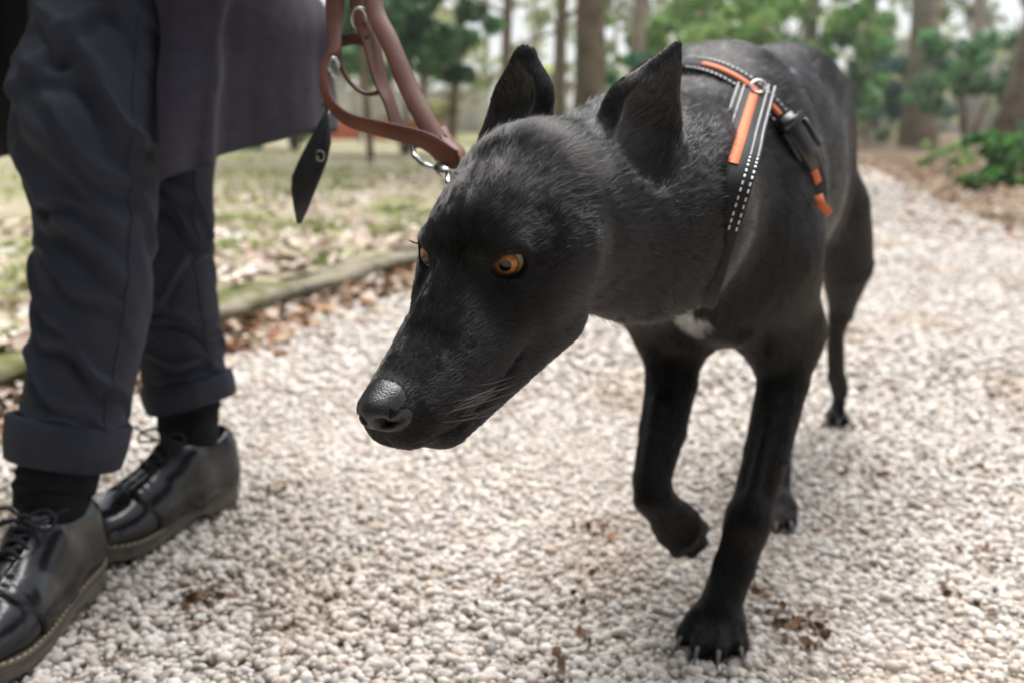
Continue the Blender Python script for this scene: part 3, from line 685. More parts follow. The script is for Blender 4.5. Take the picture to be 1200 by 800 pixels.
# pale garden wall and a low orange barrier across the lawn
m_plaster = mat('pale_plaster', (.66, .64, .60), .85, .2, var=(1.5, (.50, .48, .44), 5))
m_orange = mat('orange_mesh', (.80, .17, .08), .6, .3, var=(8, (.72, .26, .15), 3)); m_cop = mat('coping', (.45, .44, .42), .8, .2)
def low_wall(x0, x1, Y, h, label):
    root = empty('garden_wall', ((x0 + x1) / 2, Y, 0), label=label, cat='wall')
    child_of(MB().box(((x0 + x1) / 2, Y, h / 2 - .05), x1 - x0, .25, h + .1).build('wall', m_plaster, smooth=False), root)
    child_of(MB().box(((x0 + x1) / 2, Y, h + .04), x1 - x0 + .1, .36, .08).build('coping', m_cop, smooth=False), root)
    for i in range(4):
        x = x0 + (x1 - x0) * i / 3; child_of(MB().box((x, Y - .05, h / 2), .4, .44, h + .2).build('pier', m_plaster, smooth=False), root)
low_wall(-7.5, -1.0, 33, 1.35, 'pale plastered garden wall far behind the lawn and the leash')
low_wall(15.5, 26.0, 42, 3.6, 'tall pale wall beyond the fence at the top right')
bar = empty('safety_barrier', (-3, 20, .1), label='low orange red barrier standing at the far end of the lawn', cat='barrier')
for i in range(3):
    x = -3.35 + i * .80
    child_of(MB().box((x, 20 + .12 * (i % 2), .33), .76, .05, .38).build('panel', m_orange, smooth=False), bar)
    child_of(MB().box((x - .44, 20, .30), .06, .10, .60).build('post', m_post, smooth=False), bar)
# ----------------------------------------------------------------- the black dog
def chest_white(P, px, py, r):
    """distance in the plane across the line of sight at the chest"""
    o = np.array([0, 0, CAM_H]); d = unit(at(px, py, 1) - o); q = P - o; t = q @ d
    return np.where((t > .88) & (t < 1.25), 1 - sstep(r * .6, r * 1.3, np.linalg.norm(q - t[:, None] * d, axis=1)), 0)
dog_fields, toes = dog_prims()
DV, DQ = surface_nets(dog_fields, *dog_axes())
dog_at = at(880, 560, 1.25); dog_at[2] = 0
dog = empty('dog', dog_at, label='black shepherd dog walking head down with one forepaw raised and amber eyes', cat='dog')
def head_local(P): return (P - HO) @ HR / HS
hl = head_local(DV)
NOSE = [p for p in dog_fields if p.tag == 'nose']
def nose_mask(h):
    P = HO + (h * HS) @ HR.T
    return (1 - sstep(.0006, .0018, np.min([p.d(P) for p in NOSE], axis=0))) * sstep(10.2, 10.5, h[:, 0]) if True else sstep(10.55, 10.85, h[:, 0] + .25 * np.abs(h[:, 1]) * (h[:, 2] < -2.4) - .10 * (h[:, 2] + 1.9) * (h[:, 2] > -1.5)) * sstep(-3.25, -2.95, h[:, 2]) * (np.abs(h[:, 1]) < 3)
nm = nose_mask(hl)
def lid_mask(P):
    m = np.zeros(len(P))
    for s in (1, -1):
        q = P - EYES[s]; f = q @ GAZE[s]; r = np.linalg.norm(q - f[:, None] * GAZE[s], axis=1); d = np.linalg.norm(q, axis=1)
        sd = unit(np.cross(hv(0, 0, 1), GAZE[s])); up = np.cross(GAZE[s], sd); sd, up = sd * math.cos(-.04 * s) + up * math.sin(-.04 * s), -sd * math.sin(-.04 * s) + up * math.cos(-.04 * s)
        r = np.sqrt(((q @ sd) / .0150) ** 2 + ((q @ up) / .0108) ** 2); m = np.maximum(m, (1 - sstep(.92, 1.08, r)) * (d < .024) * (f > 0))
    return m
low_lid = np.zeros(len(DV))
for s in (1, -1):
    q = DV - EYES[s]; sd = unit(np.cross(hv(0, 0, 1), GAZE[s])); up = np.cross(GAZE[s], sd); low_lid = np.maximum(low_lid, (q @ up < -.004) * (np.linalg.norm(q, axis=1) < .024) * sstep(.80, .95, np.sqrt(((q @ sd) / .0158) ** 2 + ((q @ up) / .0118) ** 2)))
lm = lid_mask(DV)
col = np.full((len(DV), 3), 1.0) * np.array([.013, .012, .0115])
col = col * (1 - nm[:, None]) + np.array([.010, .0095, .010]) * nm[:, None]
col = col * (1 - lm[:, None]) + (np.array([.014, .012, .012]) + np.array([.006, .005, .005]) * low_lid[:, None]) * lm[:, None]
ear_d = np.min([p.d(DV) for p in dog_fields if p.tag == 'ear'], axis=0); em = 1 - sstep(.0005, .0025, np.abs(ear_d)); em = em * (np.linalg.norm(DV - HO, axis=1) < .3)
col = col * (1 - em[:, None]) + np.array([.034, .030, .029]) * em[:, None]
cw = np.max([chest_white(DV, px, py, r_) for px, py, r_ in ((799, 340, .009), (795, 357, .011), (801, 371, .010), (813, 382, .009), (824, 376, .006))], axis=0)[:, None]
col = col * (1 - cw) + np.array([.85, .82, .78]) * cw
m_skin = mat('dog_skin', (.012, .011, .011), .7, .08, attr='tint', bump=[('noise', 500, .2, .001)])
m_nose = mat('nose_leather', (.010, .0095, .010), .30, .7, attr='tint', bump=[('cell', 1000, .40, .0008)])
body = mesh_obj('body', DV, DQ, m_skin, colors=col); body.data.materials.append(m_nose)
pm = nm[DQ].mean(1) > .5
body.data.polygons.foreach_set('material_index', pm.astype(np.int32)); body.data.update()
child_of(body, dog)
# ---- eyes
def eye_material():
    m = bpy.data.materials.new('amber_eye'); m.use_nodes = True; nt = m.node_tree; N, L = nt.nodes, nt.links; b = N['Principled BSDF']
    a = N.new('ShaderNodeAttribute'); a.attribute_name = 'tint'; n = N.new('ShaderNodeTexNoise'); n.inputs['Scale'].default_value = 420
    tc = N.new('ShaderNodeTexCoord'); L.new(tc.outputs['Object'], n.inputs[0])
    mx = N.new('ShaderNodeMix'); mx.data_type = 'RGBA'; mx.blend_type = 'MULTIPLY'; mx.inputs[0].default_value = .55
    L.new(a.outputs['Color'], mx.inputs[6]); L.new(n.outputs[1], mx.inputs[7]); L.new(a.outputs['Color'], b.inputs['Base Color'])
    b.inputs['Roughness'].default_value = .25; b.inputs['Coat Weight'].default_value = 1.0; b.inputs['Coat Roughness'].default_value = .02; b.inputs['Coat IOR'].default_value = 1.45; b.inputs['Specular IOR Level'].default_value = .1
    return m
m_eye = eye_material()
def eyeball(s):
    g = GAZE[s]; look = unit(g + hv(.10, -.16 * s, -.02))
    a = unit(np.cross([0, 0, 1.0], look)); b = np.cross(look, a); V, col, F = [], [], []; nr, ns = 40, 48; R = EYE_R + .0002
    for i in range(nr + 1):
        th = math.pi * (i / nr) ** 1.5
        for k in range(ns):
            w = 2 * math.pi * k / ns; rr = R
            if th < .78: rr = R * (1 + .035 * math.cos(th / .78 * math.pi / 2))
            V.append(EYES[s] + rr * (look * math.cos(th) + (a * math.cos(w) + b * math.sin(w)) * math.sin(th)))
            fib = .8 + .25 * math.sin(w * 17 + 3 * math.sin(w * 5)) * .6
            if th < .27: c = (.002, .002, .002)
            elif th < .60:
                t = (th - .27) / .33; c = np.array([.70, .31, .075]) * (1 - t) * fib + np.array([.44, .17, .035]) * t * fib
                c = np.array([.16, .05, .012]) if t < .10 else c
            elif th < .69: c = (.03, .015, .008)
            else: c = (.48, .36, .24) if th < .95 else (.30, .21, .15)
            col.append(c)
    for i in range(nr):
        for k in range(ns): F.append((i * ns + k, i * ns + (k + 1) % ns, (i + 1) * ns + (k + 1) % ns, (i + 1) * ns + k))
    o = mesh_obj('eye', V, np.array(F), m_eye, colors=np.array(col)); return child_of(o, dog)
eyeball(1); eyeball(-1)
# ---- claws
m_claw = mat('claw', (.17, .16, .155), .35, .5)
for t, d in toes:
    side = np.cross(d, UP); mb = MB(); f = unit(d * np.array([1, 1, .3]))
    mb.tube([t + f * .004 + UP * .004, t + f * .012 + UP * .004, t + f * .019 - UP * .001, t + f * .023 - UP * .008], [.0028, .0025, .0017, .0004], 8); child_of(mb.build('claw', m_claw), dog)
# ---- coat of hair
def coat():
    tri = np.concatenate([DQ[:, [0, 1, 2]], DQ[:, [0, 2, 3]]]); a, b, c = DV[tri[:, 0]], DV[tri[:, 1]], DV[tri[:, 2]]
    ar = np.linalg.norm(np.cross(b - a, c - a), axis=1) / 2; mid = (a + b + c) / 3
    hd = np.linalg.norm(mid - hp(-1, 0, -1), axis=1)
    dens = np.where(hd < .17, 1.35e6, np.where(mid[:, 1] < 1.25, .62e6, .34e6)); dens = np.where(mid[:, 2] < .10, .7e6, dens)
    n = rng.poisson(ar * dens); ti = np.repeat(np.arange(len(tri)), n); N = len(ti)
    u, v = rng.uniform(0, 1, N), rng.uniform(0, 1, N); k = u + v > 1; u[k], v[k] = 1 - u[k], 1 - v[k]
    P = a[ti] + (b - a)[ti] * u[:, None] + (c - a)[ti] * v[:, None]
    vn = np.zeros_like(DV); fn = np.cross(DV[DQ[:, 2]] - DV[DQ[:, 0]], DV[DQ[:, 3]] - DV[DQ[:, 1]])
    for i in range(4): np.add.at(vn, DQ[:, i], fn)
    vn /= np.linalg.norm(vn, axis=1)[:, None] + 1e-12; Nn = vn[tri[ti, 0]] * (1 - u - v)[:, None] + vn[tri[ti, 1]] * u[:, None] + vn[tri[ti, 2]] * v[:, None]
    # flow and length at mesh vertices, then interpolated
    fl = [p for p in dog_fields if p.flow is not None]; W = np.zeros(len(DV)); FL = np.zeros((len(DV), 3)); LN = np.zeros(len(DV))
    for p in fl:
        w = np.exp(-np.maximum(np.abs(p.d(DV)), 0) / .010) + 1e-12; W += w; FL += w[:, None] * p.flow; LN += w * p.fur
    FL /= W[:, None]; LN /= W
    f = FL[tri[ti, 0]]; ln = LN[tri[ti, 0]]; h = head_local(P)
    ie = np.abs(np.min([p.d(P) for p in dog_fields if p.tag == 'ear'], axis=0)) < .0018
    bare = (nose_mask(h) > .3) | (lid_mask(P) > .35) | (ie & (rng.uniform(0, 1, N) < .55))
    for pth, hw in BANDS:
        lo_, hi_ = pth.min(0) - .05, pth.max(0) + .05; c_ = np.nonzero(((P > lo_) & (P < hi_)).all(1))[0]
        for j in np.array_split(c_, max(1, len(c_) // 20000)): bare[j] |= (((P[j][:, None] - pth[None]) ** 2).sum(2)).min(1) < hw * hw
    k = ~bare; P, Nn, f, ln, h, ie = P[k], Nn[k], f[k], ln[k], h[k], ie[k]; N = len(P)
    Nn /= np.linalg.norm(Nn, axis=1)[:, None]
    f = f + .22 * np.stack([wob(P, 90, i) for i in (0, 5, 10)], 1) + .22 * np.stack([wob(P, 260, i) for i in (2, 7, 12)], 1) + rng.normal(0, .07, (N, 3)) + tuft(P, ln, 1) * (.07 - .0 * sstep(.014, .024, ln))[:, None]
    t = f - Nn * (f * Nn).sum(1)[:, None]; t /= np.linalg.norm(t, axis=1)[:, None] + 1e-9
    # close to the nose the hair is very short
    ln = ln * (1 - .45 * sstep(6.0, 10.5, h[:, 0]) * (np.abs(h[:, 1]) < 5)) * np.exp(rng.normal(0, .22, N))
    lift = rng.uniform(.05, .13, N) + np.abs(tuft(P, ln, 2)[:, 0]) * .07 + np.where(rng.uniform(0, 1, N) < .03, .35, 0)
    ln = np.where(ie, ln * 1.3 + .001, ln); lift = np.where(ie, lift + .14, lift)
    S = np.array([0, .33, .67, 1.0]); cl, sl = np.cos(lift), np.sin(lift)
    pts = P[:, None, :] + t[:, None, :] * (ln * cl)[:, None, None] * S[None, :, None] + Nn[:, None, :] * (ln * sl)[:, None, None] * (S * (1 - .55 * S))[None, :, None]
    pts[:, 2:] += (rng.normal(0, .035, (N, 1, 3)) * ln[:, None, None]) * np.array([.4, 1])[None, :, None]
    r0 = np.where(np.linalg.norm(P - HO, axis=1) < .2, .00011, np.where(P[:, 1] < 1.25, .00017, .00024)) * rng.uniform(.7, 1.3, N)
    rad = r0[:, None] * np.array([1.0, .95, .75, .25])[None]
    # white blaze on the chest
    wc = np.zeros(N)
    for (px, py, d, r_) in ((799, 340, 1.02, .009), (795, 357, 1.02, .011), (801, 371, 1.02, .010), (813, 382, 1.03, .009), (824, 376, 1.02, .006), (805, 330, 1.02, .008)):
        wc = np.maximum(wc, chest_white(P, px, py, r_))
    wc = (wc + .35 * wob(P, 230, 3) > .24) & (wc > .08)
    cc = np.array([.0034, .0031, .0031])[None] * np.exp(rng.normal(0, .25, (N, 1))) * (1 + rng.normal(0, .05, (N, 3)))
    low = sstep(.42, .15, P[:, 2]) * .6; cc = cc * (1 + low[:, None] * np.array([.5, .25, .1]))
    grey = rng.uniform(0, 1, N) < .006; cc[grey] *= 5
    cc[ie] = np.array([.030, .027, .026]) * rng.uniform(.3, 2.2, (ie.sum(), 1))
    cc[wc] = np.array([.95, .93, .90])
    cv = bpy.data.hair_curves.new('fur'); cv.add_curves([4] * N)
    cv.attributes['position'].data.foreach_set('vector', pts.astype(np.float32).ravel())
    ra = cv.attributes.get('radius') or cv.attributes.new('radius', 'FLOAT', 'POINT'); ra.data.foreach_set('value', rad.astype(np.float32).ravel())
    ca = cv.attributes.new('tint', 'FLOAT_COLOR', 'CURVE'); ca.data.foreach_set('color', np.c_[cc, np.ones(N)].astype(np.float32).ravel())
    o = bpy.data.objects.new('fur', cv); C.objects.link(o); cv.materials.append(m_hair); child_of(o, dog); print('hairs', N); return o
def tuft(P, ln, seed):
    """one random vector per lock of hair, so neighbouring hairs lean together"""
    cs = np.where(ln < .008, .0022, np.where(ln < .014, .0034, .0052))[:, None]
    c = np.floor((P + .0015 * np.stack([wob(P, 700, i) for i in (1, 6, 11)], 1)) / cs).astype(np.int64) & 1023; h = (c[:, 0] * 73856093) ^ (c[:, 1] * 19349663) ^ (c[:, 2] * 83492791)
    tab = np.random.default_rng(seed).normal(size=(65536, 3)); return tab[h & 65535]
def hair_material():
    m = bpy.data.materials.new('black_hair'); m.use_nodes = True; N, L = m.node_tree.nodes, m.node_tree.links; N.remove(N['Principled BSDF'])
    a = N.new('ShaderNodeAttribute'); a.attribute_name = 'tint'; b = N.new('ShaderNodeBsdfHairPrincipled'); b.parametrization = 'COLOR'
    L.new(a.outputs['Color'], b.inputs['Color']); b.inputs['Roughness'].default_value = .10; b.inputs['Radial Roughness'].default_value = .35; b.inputs['IOR'].default_value = 1.42; b.inputs['Coat'].default_value = .0
    L.new(b.outputs[0], N['Material Output'].inputs[0]); return m
m_hair = hair_material()
# ---- whiskers and lashes
m_whisk = mat('whisker', (.22, .21, .20), .4, .5); m_lash = mat('lash', (.01, .01, .01), .4, .4)
mb = MB()
for i in range(16):
    s = 1 if i < 11 else -1; x = random.uniform(6.0, 9.6); z = random.uniform(-4.4, -3.0)
    ys = np.linspace(0, 5, 101); dd = field(dog_fields, np.array([hp(x, y * s, z) for y in ys])); p = hp(x, s * ys[np.nonzero(dd > 0)[0][0]], z)
    L = random.uniform(.03, .055); d0 = unit(hv(-.75, .55 * s, random.uniform(-.35, .15))); d1 = unit(hv(-.9, .1 * s, random.uniform(-.5, 0)))
    mb.tube([p, p + d0 * L * .35, p + d0 * L * .5 + d1 * L * .25, p + d0 * L * .55 + d1 * L * .5], [.00012, .0001, .00008, .00002], 4)
o = child_of(mb.build('whiskers', m_whisk), dog); o['kind'] = 'stuff'
mb = MB()
for s in (1, -1):
    sd = unit(np.cross(hv(0, 0, 1), GAZE[s])); up = np.cross(GAZE[s], sd)
    for u in np.linspace(-.9, .9, 15):
        p = EYES[s] + GAZE[s] * .0125 + sd * u * .012 + up * .0085 * (1 - .45 * u * u); d = unit(GAZE[s] * .8 + up * .25 + sd * u * .7)
        mb.tube([p, p + d * .004 + up * .0004, p + d * .007 + up * .0018], [.00022, .00016, .00004], 4)
o = child_of(mb.build('eyelashes', m_lash), dog); o['kind'] = 'stuff'
# ----------------------------------------------------------------- harness round the dog's chest
body_fields = [p for p in dog_fields if p.op == 'add'][:10]            # trunk, neck and shoulders
def ray_hit(px, py, prims, t0=.6, t1=2.2):
    o = np.array([0, 0, CAM_H]); d = at(px, py, 1.0) - o; t = np.linspace(t0, t1, 900); f = field(prims, o + d * t[:, None])
    i = np.nonzero(f < 0)[0]; return None if not len(i) else o + d * t[i[0]]
def loop(p3, center, n=150, off=.0065):
    """closed band path: the trunk's outline in the plane through three points"""
    a, b, c = p3; nn = unit(np.cross(b - a, c - a)); cen = center - nn * ((center - a) @ nn); e1 = unit(a - cen - nn * ((a - cen) @ nn)); e2 = np.cross(nn, e1); out = []
    rr = np.linspace(.02, .30, 300)
    for w in np.linspace(0, 2 * math.pi, n, endpoint=False):
        d = e1 * math.cos(w) + e2 * math.sin(w); f = field(body_fields, cen + d * rr[:, None]); i = np.nonzero(f > 0)[0]; h_ = cen + d * rr[i[0] if len(i) else -1]; out.append(h_ + d * (off - .016 * sstep(.50, .435, h_[2])))
    out = np.array(out)
    for _ in range(3): out = (np.roll(out, 1, 0) + 2 * out + np.roll(out, -1, 0)) / 4
    return out, nn, cen
m_web = mat('black_webbing', (.018, .018, .019), .7, .3, bump=[('noise', 900, .4, .001)]); m_or = mat('orange_webbing', (.75, .20, .07), .6, .3, bump=[('noise', 900, .4, .001)])
m_refl = mat('reflective_thread', (.70, .72, .74), .35, .6); m_buck = mat('buckle_plastic', (.03, .031, .033), .30, .5); m_steel = mat('steel', (.62, .61, .60), .26, .5, metal=1.0)
harness = empty('dog_harness', at(850, 240, 1.15), label='black dog harness with orange stripes and white reflective stitching', cat='harness')
def band(path, side, centre, width, name='strap', th=.0026, m=m_web, closed=True):
    n = len(path); mb = MB(); P = np.vstack([path, path[:1]]) if closed else path
    V, F = [], []
    for i in range(len(P)):
        t = unit(P[(i + 1) % n if closed else min(i + 1, n - 1)] - P[(i - 1) % n if closed else max(i - 1, 0)])
        nr = P[i] - centre; nr = unit(nr - t * (nr @ t)); sd_ = np.cross(nr, t); sd_ = unit(sd_)
        for (a, b) in ((-.5, 0), (-.46, 1), (.46, 1), (.5, 0)): V.append(P[i] + sd_ * a * width + nr * b * th)
    for i in range(len(P) - 1):
        for k in range(3): F.append((i * 4 + k, (i + 1) * 4 + k, (i + 1) * 4 + k + 1, i * 4 + k + 1))
    mb.add(V, F); return child_of(mb.build(name, m), harness)
def frame(P, i, centre):
    n = len(P); t = unit(P[(i + 1) % n] - P[(i - 1) % n]); nr = P[i] - centre; nr = unit(nr - t * (nr @ t)); return t, nr, unit(np.cross(nr, t))
def stitches(path, centre, off, i0, i1, sz=(.0032, .0015), m=m_refl, gap=.006):
    """short raised reflective stitches along one line of the band"""
    n = len(path); P = np.array([path[i % n] for i in range(i0, i1)]); L = np.r_[0, np.cumsum(np.linalg.norm(np.diff(P, axis=0), axis=1))]; mb = MB()
    for s_ in np.arange(0, L[-1], gap):
        j = min(np.searchsorted(L, s_, side='right') - 1, len(P) - 2); u = (s_ - L[j]) / (L[j + 1] - L[j]); t, nr, sd_ = frame(path, (i0 + j) % n, centre)
        mb.box(P[j] + (P[j + 1] - P[j]) * u + sd_ * off + nr * .0032, sz[0], sz[1], .0010, np.stack([t, sd_, nr], 1))
    o = mb.build('reflective_stitching', m_refl, smooth=False); child_of(o, harness); return o
def stripe(path, centre, off, w, i0, i1, m=m_or, lift=.0029):
    n = len(path); V, F = [], []
    for i in range(i0, i1):
        t, nr, sd_ = frame(path, i % n, centre); p = path[i % n] + sd_ * off + nr * lift
        V += [p - sd_ * w / 2 - nr * .001, p - sd_ * w / 2 * .9 + nr * .0006, p + sd_ * w / 2 * .9 + nr * .0006, p + sd_ * w / 2 - nr * .001]
    for i in range(i1 - i0 - 1):
        for k in range(3): F.append((i * 4 + k, (i + 1) * 4 + k, (i + 1) * 4 + k + 1, i * 4 + k + 1))
    return child_of(mesh_obj('stripe', V, F, m), harness)
centre = at(865, 235, 1.20)
def seg(path, pts):
    """index range of the loop that lies between two picture places"""
    ids = []
    for q in pts:
        ids.append(int(np.argmin(np.linalg.norm(path - q, axis=1))))
    return ids
gp = [ray_hit(*q, body_fields) for q in ((846, 90), (928, 165))] + [at(905, 350, 1.24)]
girth, gn, gc = loop(gp, at(866, 215, 1.15))
band(girth, gn, gc, .024)
npnt = [ray_hit(*q, body_fields) for q in ((882, 116), (860, 188), (838, 262))]
yoke, yn, yc = loop(npnt, at(835, 235, 1.10))
ky = int(np.argmin(np.linalg.norm(yoke - npnt[0], axis=1))); yr = np.roll(yoke, -ky, 0); zt_ = npnt[0][2] + .004
low_ = yr[:, 2] < zt_; s0 = int(np.nonzero(low_)[0][0]); run = [i for i in range(len(yr)) if low_[i]]
yo = np.roll(yr, -(int(np.nonzero(~low_)[0][-1]) + 1), 0)[:len(run)] if (~low_).any() else yr
band(yo, yn, yc, .041, closed=False)
def span(path, a, b):
    i, j = seg(path, [a, b]); n = len(path)
    if (j - i) % n > (i - j) % n: i, j = j, i
    return i, i + (j - i) % n + 1
i0, i1 = span(girth, gp[0], ray_hit(910, 136, body_fields)); stripe(girth, gc, 0, .0065, i0 - 4, i1)
stitches(girth, gc, .009, i0 - 6, i1); stitches(girth, gc, -.009, i0 - 6, i1)
i0, i1 = span(girth, ray_hit(944, 200, body_fields), ray_hit(949, 210, body_fields)); stripe(girth, gc, 0, .009, i0, i1 + 1)
i0, i1 = span(yoke, npnt[0], ray_hit(861, 198, body_fields)); stripe(yoke, yc, 0, .0095, i0, i1)
j0, j1 = span(yoke, npnt[0], npnt[2])
for off in (-.0180, -.0118, .0118, .0180): stitches(yoke, yc, off, j0 - 3, j1 if off * 1 > 0 else i1)
# buckle on the flank
k = seg(girth, [ray_hit(930, 162, body_fields)])[0]; t, nr, sd_ = frame(girth, k, gc); R_ = np.stack([t, sd_, nr], 1)
bk = MB(); p = girth[k]
bk.strap([p - t * .030 + nr * .004, p - t * .010 + nr * .007, p + t * .012 + nr * .007, p + t * .032 + nr * .004], sd_, [.018, .023, .022, .017], .007)
bk.strap([p - t * .016 + nr * .008 + sd_ * .0145, p + t * .016 + nr * .008 + sd_ * .015], sd_, [.006, .004], .006); bk.strap([p - t * .016 + nr * .008 - sd_ * .0145, p + t * .016 + nr * .008 - sd_ * .015], sd_, [.006, .004], .006)
bk.box(p + nr * .0115 - t * .022, .007, .028, .004, R_); child_of(bk.build('buckle', m_buck), harness)
e = ray_hit(950, 228, body_fields)
if e is None: e = girth[seg(girth, [at(950, 215, 1.3)])[0]]
q = e + np.array([.004, -.012, .0])
tl = MB().strap([q, q + [.003, -.004, -.010], q + [.012, -.006, -.018]], unit([.55, -.1, .35]), [.009, .009, .007], .003); child_of(tl.build('strap_end', m_or), harness)
kk = seg(girth, [ray_hit(888, 110, body_fields)])[0]; t, nr, sd_ = frame(girth, kk, gc)
rg = MB(); rg.tube([girth[kk] + nr * .010 + (t * math.cos(w) * .9 + sd_ * math.sin(w)) * .008 for w in np.linspace(0, 6.2, 20)], .0014, 8); child_of(rg.build('ring', m_steel), harness)
BANDS = [(yo[yo[:, 2] > .46], .016), (girth[girth[:, 2] > .45], .011)]
fur = coat()
# ----------------------------------------------------------------- the leather leash
m_leather = mat('brown_leather', (.165, .060, .038), .52, .28, attr='tint', var=(30, (.115, .042, .027), 5, .5, .75), bump=[('noise', 260, .25, .001)]); m_edge = mat('leather_edge', (.09, .042, .03), .6, .3)
leash = empty('leash', at(440, 0, 1.0), label='brown leather leash with doubled straps and steel rings hanging from the walker\'s hand', cat='leash')
CAMV = lambda p: unit(np.array([0, 0, CAM_H]) - p)
def lstrap(pts, w, th=.0032, n=40, tw=0.0, name='strap', m=m_leather):
    """pts: (px, py, depth); the band faces the camera, turned by tw along its run"""
    P = spline([at(*p) for p in pts], n); W = np.interp(np.linspace(0, 1, n), np.linspace(0, 1, len(w)), w) if hasattr(w, '__len__') else np.full(n, w); side = []
    tws = np.interp(np.linspace(0, 1, n), np.linspace(0, 1, len(tw)), tw) if hasattr(tw, '__len__') else np.full(n, tw)
    for i in range(n):
        t = unit(P[min(i + 1, n - 1)] - P[max(i - 1, 0)]); c = CAMV(P[i]); a = unit(np.cross(t, c)); b = np.cross(a, t); side.append(a * math.cos(tws[i]) + b * math.sin(tws[i]))
    o = MB().strap(P, side, list(W), th).build(name, m); c_ = np.tile(np.array([[.05, .019, .012], [.19, .070, .044], [.19, .070, .044], [.05, .019, .012], [.05, .019, .012], [.15, .056, .036], [.15, .056, .036], [.05, .019, .012]]), (n, 1)) * (1 + .18 * wob(np.repeat(P, 8, 0), 60, 3)[:, None])
    a_ = o.data.color_attributes.new('tint', 'FLOAT_COLOR', 'POINT'); a_.data.foreach_set('color', np.c_[c_, np.ones(len(c_))].astype(np.float32).ravel())
    return child_of(o, leash)
lstrap([(424, -120, 1.04), (420, 0, 1.0), (435, 50, .975), (446, 95, .96), (457, 122, .95), (468, 156, .94)], .0175, tw=[.15, .2, .3, .75, .95, .8])
lstrap([(428, -120, 1.02), (437, 0, .985), (457, 50, .96), (480, 105, .94), (498, 140, .925), (514, 166, .915)], .0185, tw=[.1, .15, .2, .2, .3])
lstrap([(516, 150, .93), (526, 166, .915), (537, 179, .90), (531, 187, .885), (500, 166, .89), (450, 152, .91), (412, 142, .925), (391, 126, .94), (381, 103, .95), (383, 74, .96), (392, 56, .965), (390, 0, .99), (388, -120, 1.03)],
       [.013, .015, .016, .0185, .016, .0145, .013, .011, .0105, .011, .013, .015, .016], n=90, tw=[.6, .9, .8, .25, .2, .2, .35, .55, .5, .4, .2, .1, .1])
lstrap([(400, -120, 1.05), (397, 0, 1.01), (395, 40, .985), (397, 66, .98), (407, 92, .98), (422, 107, .98), (437, 110, .975), (452, 104, .965)], [.013, .013, .011, .008, .007, .007, .007, .008], n=60, tw=[.1, .1, .4, 1.1, 1.25, 1.2, 1.1])
lstrap([(399, 49, .99), (414, 46, .985), (430, 48, .975)], .011, n=12, m=m_edge)
def ring(c, r, t_, name='ring', nrm=None, el=1.0):
    c = at(*c); nn = CAMV(c) if nrm is None else unit(nrm); a = unit(np.cross(nn, [0, 0, 1])); b = np.cross(nn, a)
    return child_of(MB().tube([c + (a * math.cos(w) * r * el + b * math.sin(w) * r) for w in np.linspace(0, 2 * math.pi, 33)], t_, 10, cap=False).build(name, m_steel), leash)
ring((421, 22, .985), .0098, .0020, el=.75); ring((391, 79, .955), .0085, .0017, el=.5)
# snap hook at the dog's end
a, b = at(484, 172, .92), at(536, 214, .865); v = b - a; t = unit(v); c = CAMV(a); s_ = unit(np.cross(t, c))
hk = MB(); hk.tube([a + t * .0, a + t * .010 + s_ * .006, a + v * .35 + s_ * .0065, a + v * .62 + s_ * .003], [.0022, .0026, .0026, .003], 10); hk.tube([a, a + t * .010 - s_ * .006, a + v * .35 - s_ * .0065, a + v * .62 - s_ * .002], [.0022, .0026, .0026, .003], 10)
hk.tube([a + v * .60, a + v * .75, a + v * .8], [.0056, .0056, .004], 14); hk.tube([a + v * .8 + s_ * .0, a + v * .86 + s_ * .005, a + v * .98 + s_ * .006, a + v * 1.06, a + v * .98 - s_ * .006, a + v * .87 - s_ * .004], .0024, 10)
child_of(hk.build('snap_hook', m_steel), leash)
lstrap([(536, 216, .863), (575, 232, .86), (640, 236, .87), (700, 250, .88)], .011, n=24, m=m_leather)
# black pouch hanging beside the coat
m_pouch = mat('black_leather', (.014, .0145, .017), .38, .5, bump=[('noise', 300, .25, .001)])
pouch = empty('pouch', at(365, 190, 1.0), label='leaf shaped black leather pouch hanging from the leash beside the coat', cat='pouch')
L_ = [(387, 130), (388, 150), (388, 168), (384, 188), (377, 207), (369, 226), (361, 246), (353, 262), (348, 262), (344, 244), (341, 222), (342, 207), (349, 190), (357, 174), (367, 156), (377, 138), (382, 130)]
o = np.array([at(x, y, 1.0) for x, y in L_]); cen = o.mean(0); nn = CAMV(cen); n = len(o); V, F = [], []
for (sc, z) in ((1, -.004), (1.0, .0), (.86, .0045), (.5, .0075)): V += [cen + (p - cen) * sc + nn * z for p in o]
V.append(cen + nn * .0082)
for k in range(3):
    for i in range(n): F.append((k * n + i, k * n + (i + 1) % n, (k + 1) * n + (i + 1) % n, (k + 1) * n + i))
for i in range(n): F.append((3 * n + i, 3 * n + (i + 1) % n, 4 * n))
F.append(tuple(range(n))[::-1]); child_of(mesh_obj('body', V, F, m_pouch), pouch)
pc = at(375, 183, 1.0) + nn * .0085; a_ = unit(np.cross(nn, [0, 0, 1])); b_ = np.cross(nn, a_); m_mark = mat('pale_mark', (.38, .37, .37), .5, .4)
mk = MB(); mk.tube([pc + a_ * math.cos(w) * .0042 + b_ * math.sin(w) * .0052 for w in np.linspace(.4, 5.6, 20)], .0007, 6); mk.tube([pc + a_ * .001 + b_ * .003, pc + a_ * .004 - b_ * .001], .0006, 6); child_of(mk.build('emblem', m_mark), pouch)
cd = MB(); cd.tube([at(384, 133, 1.0), at(381, 122, .995), at(384, 108, .965), at(382, 100, .95)], .0012, 6); cd.tube([at(376, 124, .998), at(384, 121, .99), at(390, 116, .985)], .0008, 5); child_of(cd.build('cord', m_pouch), pouch)
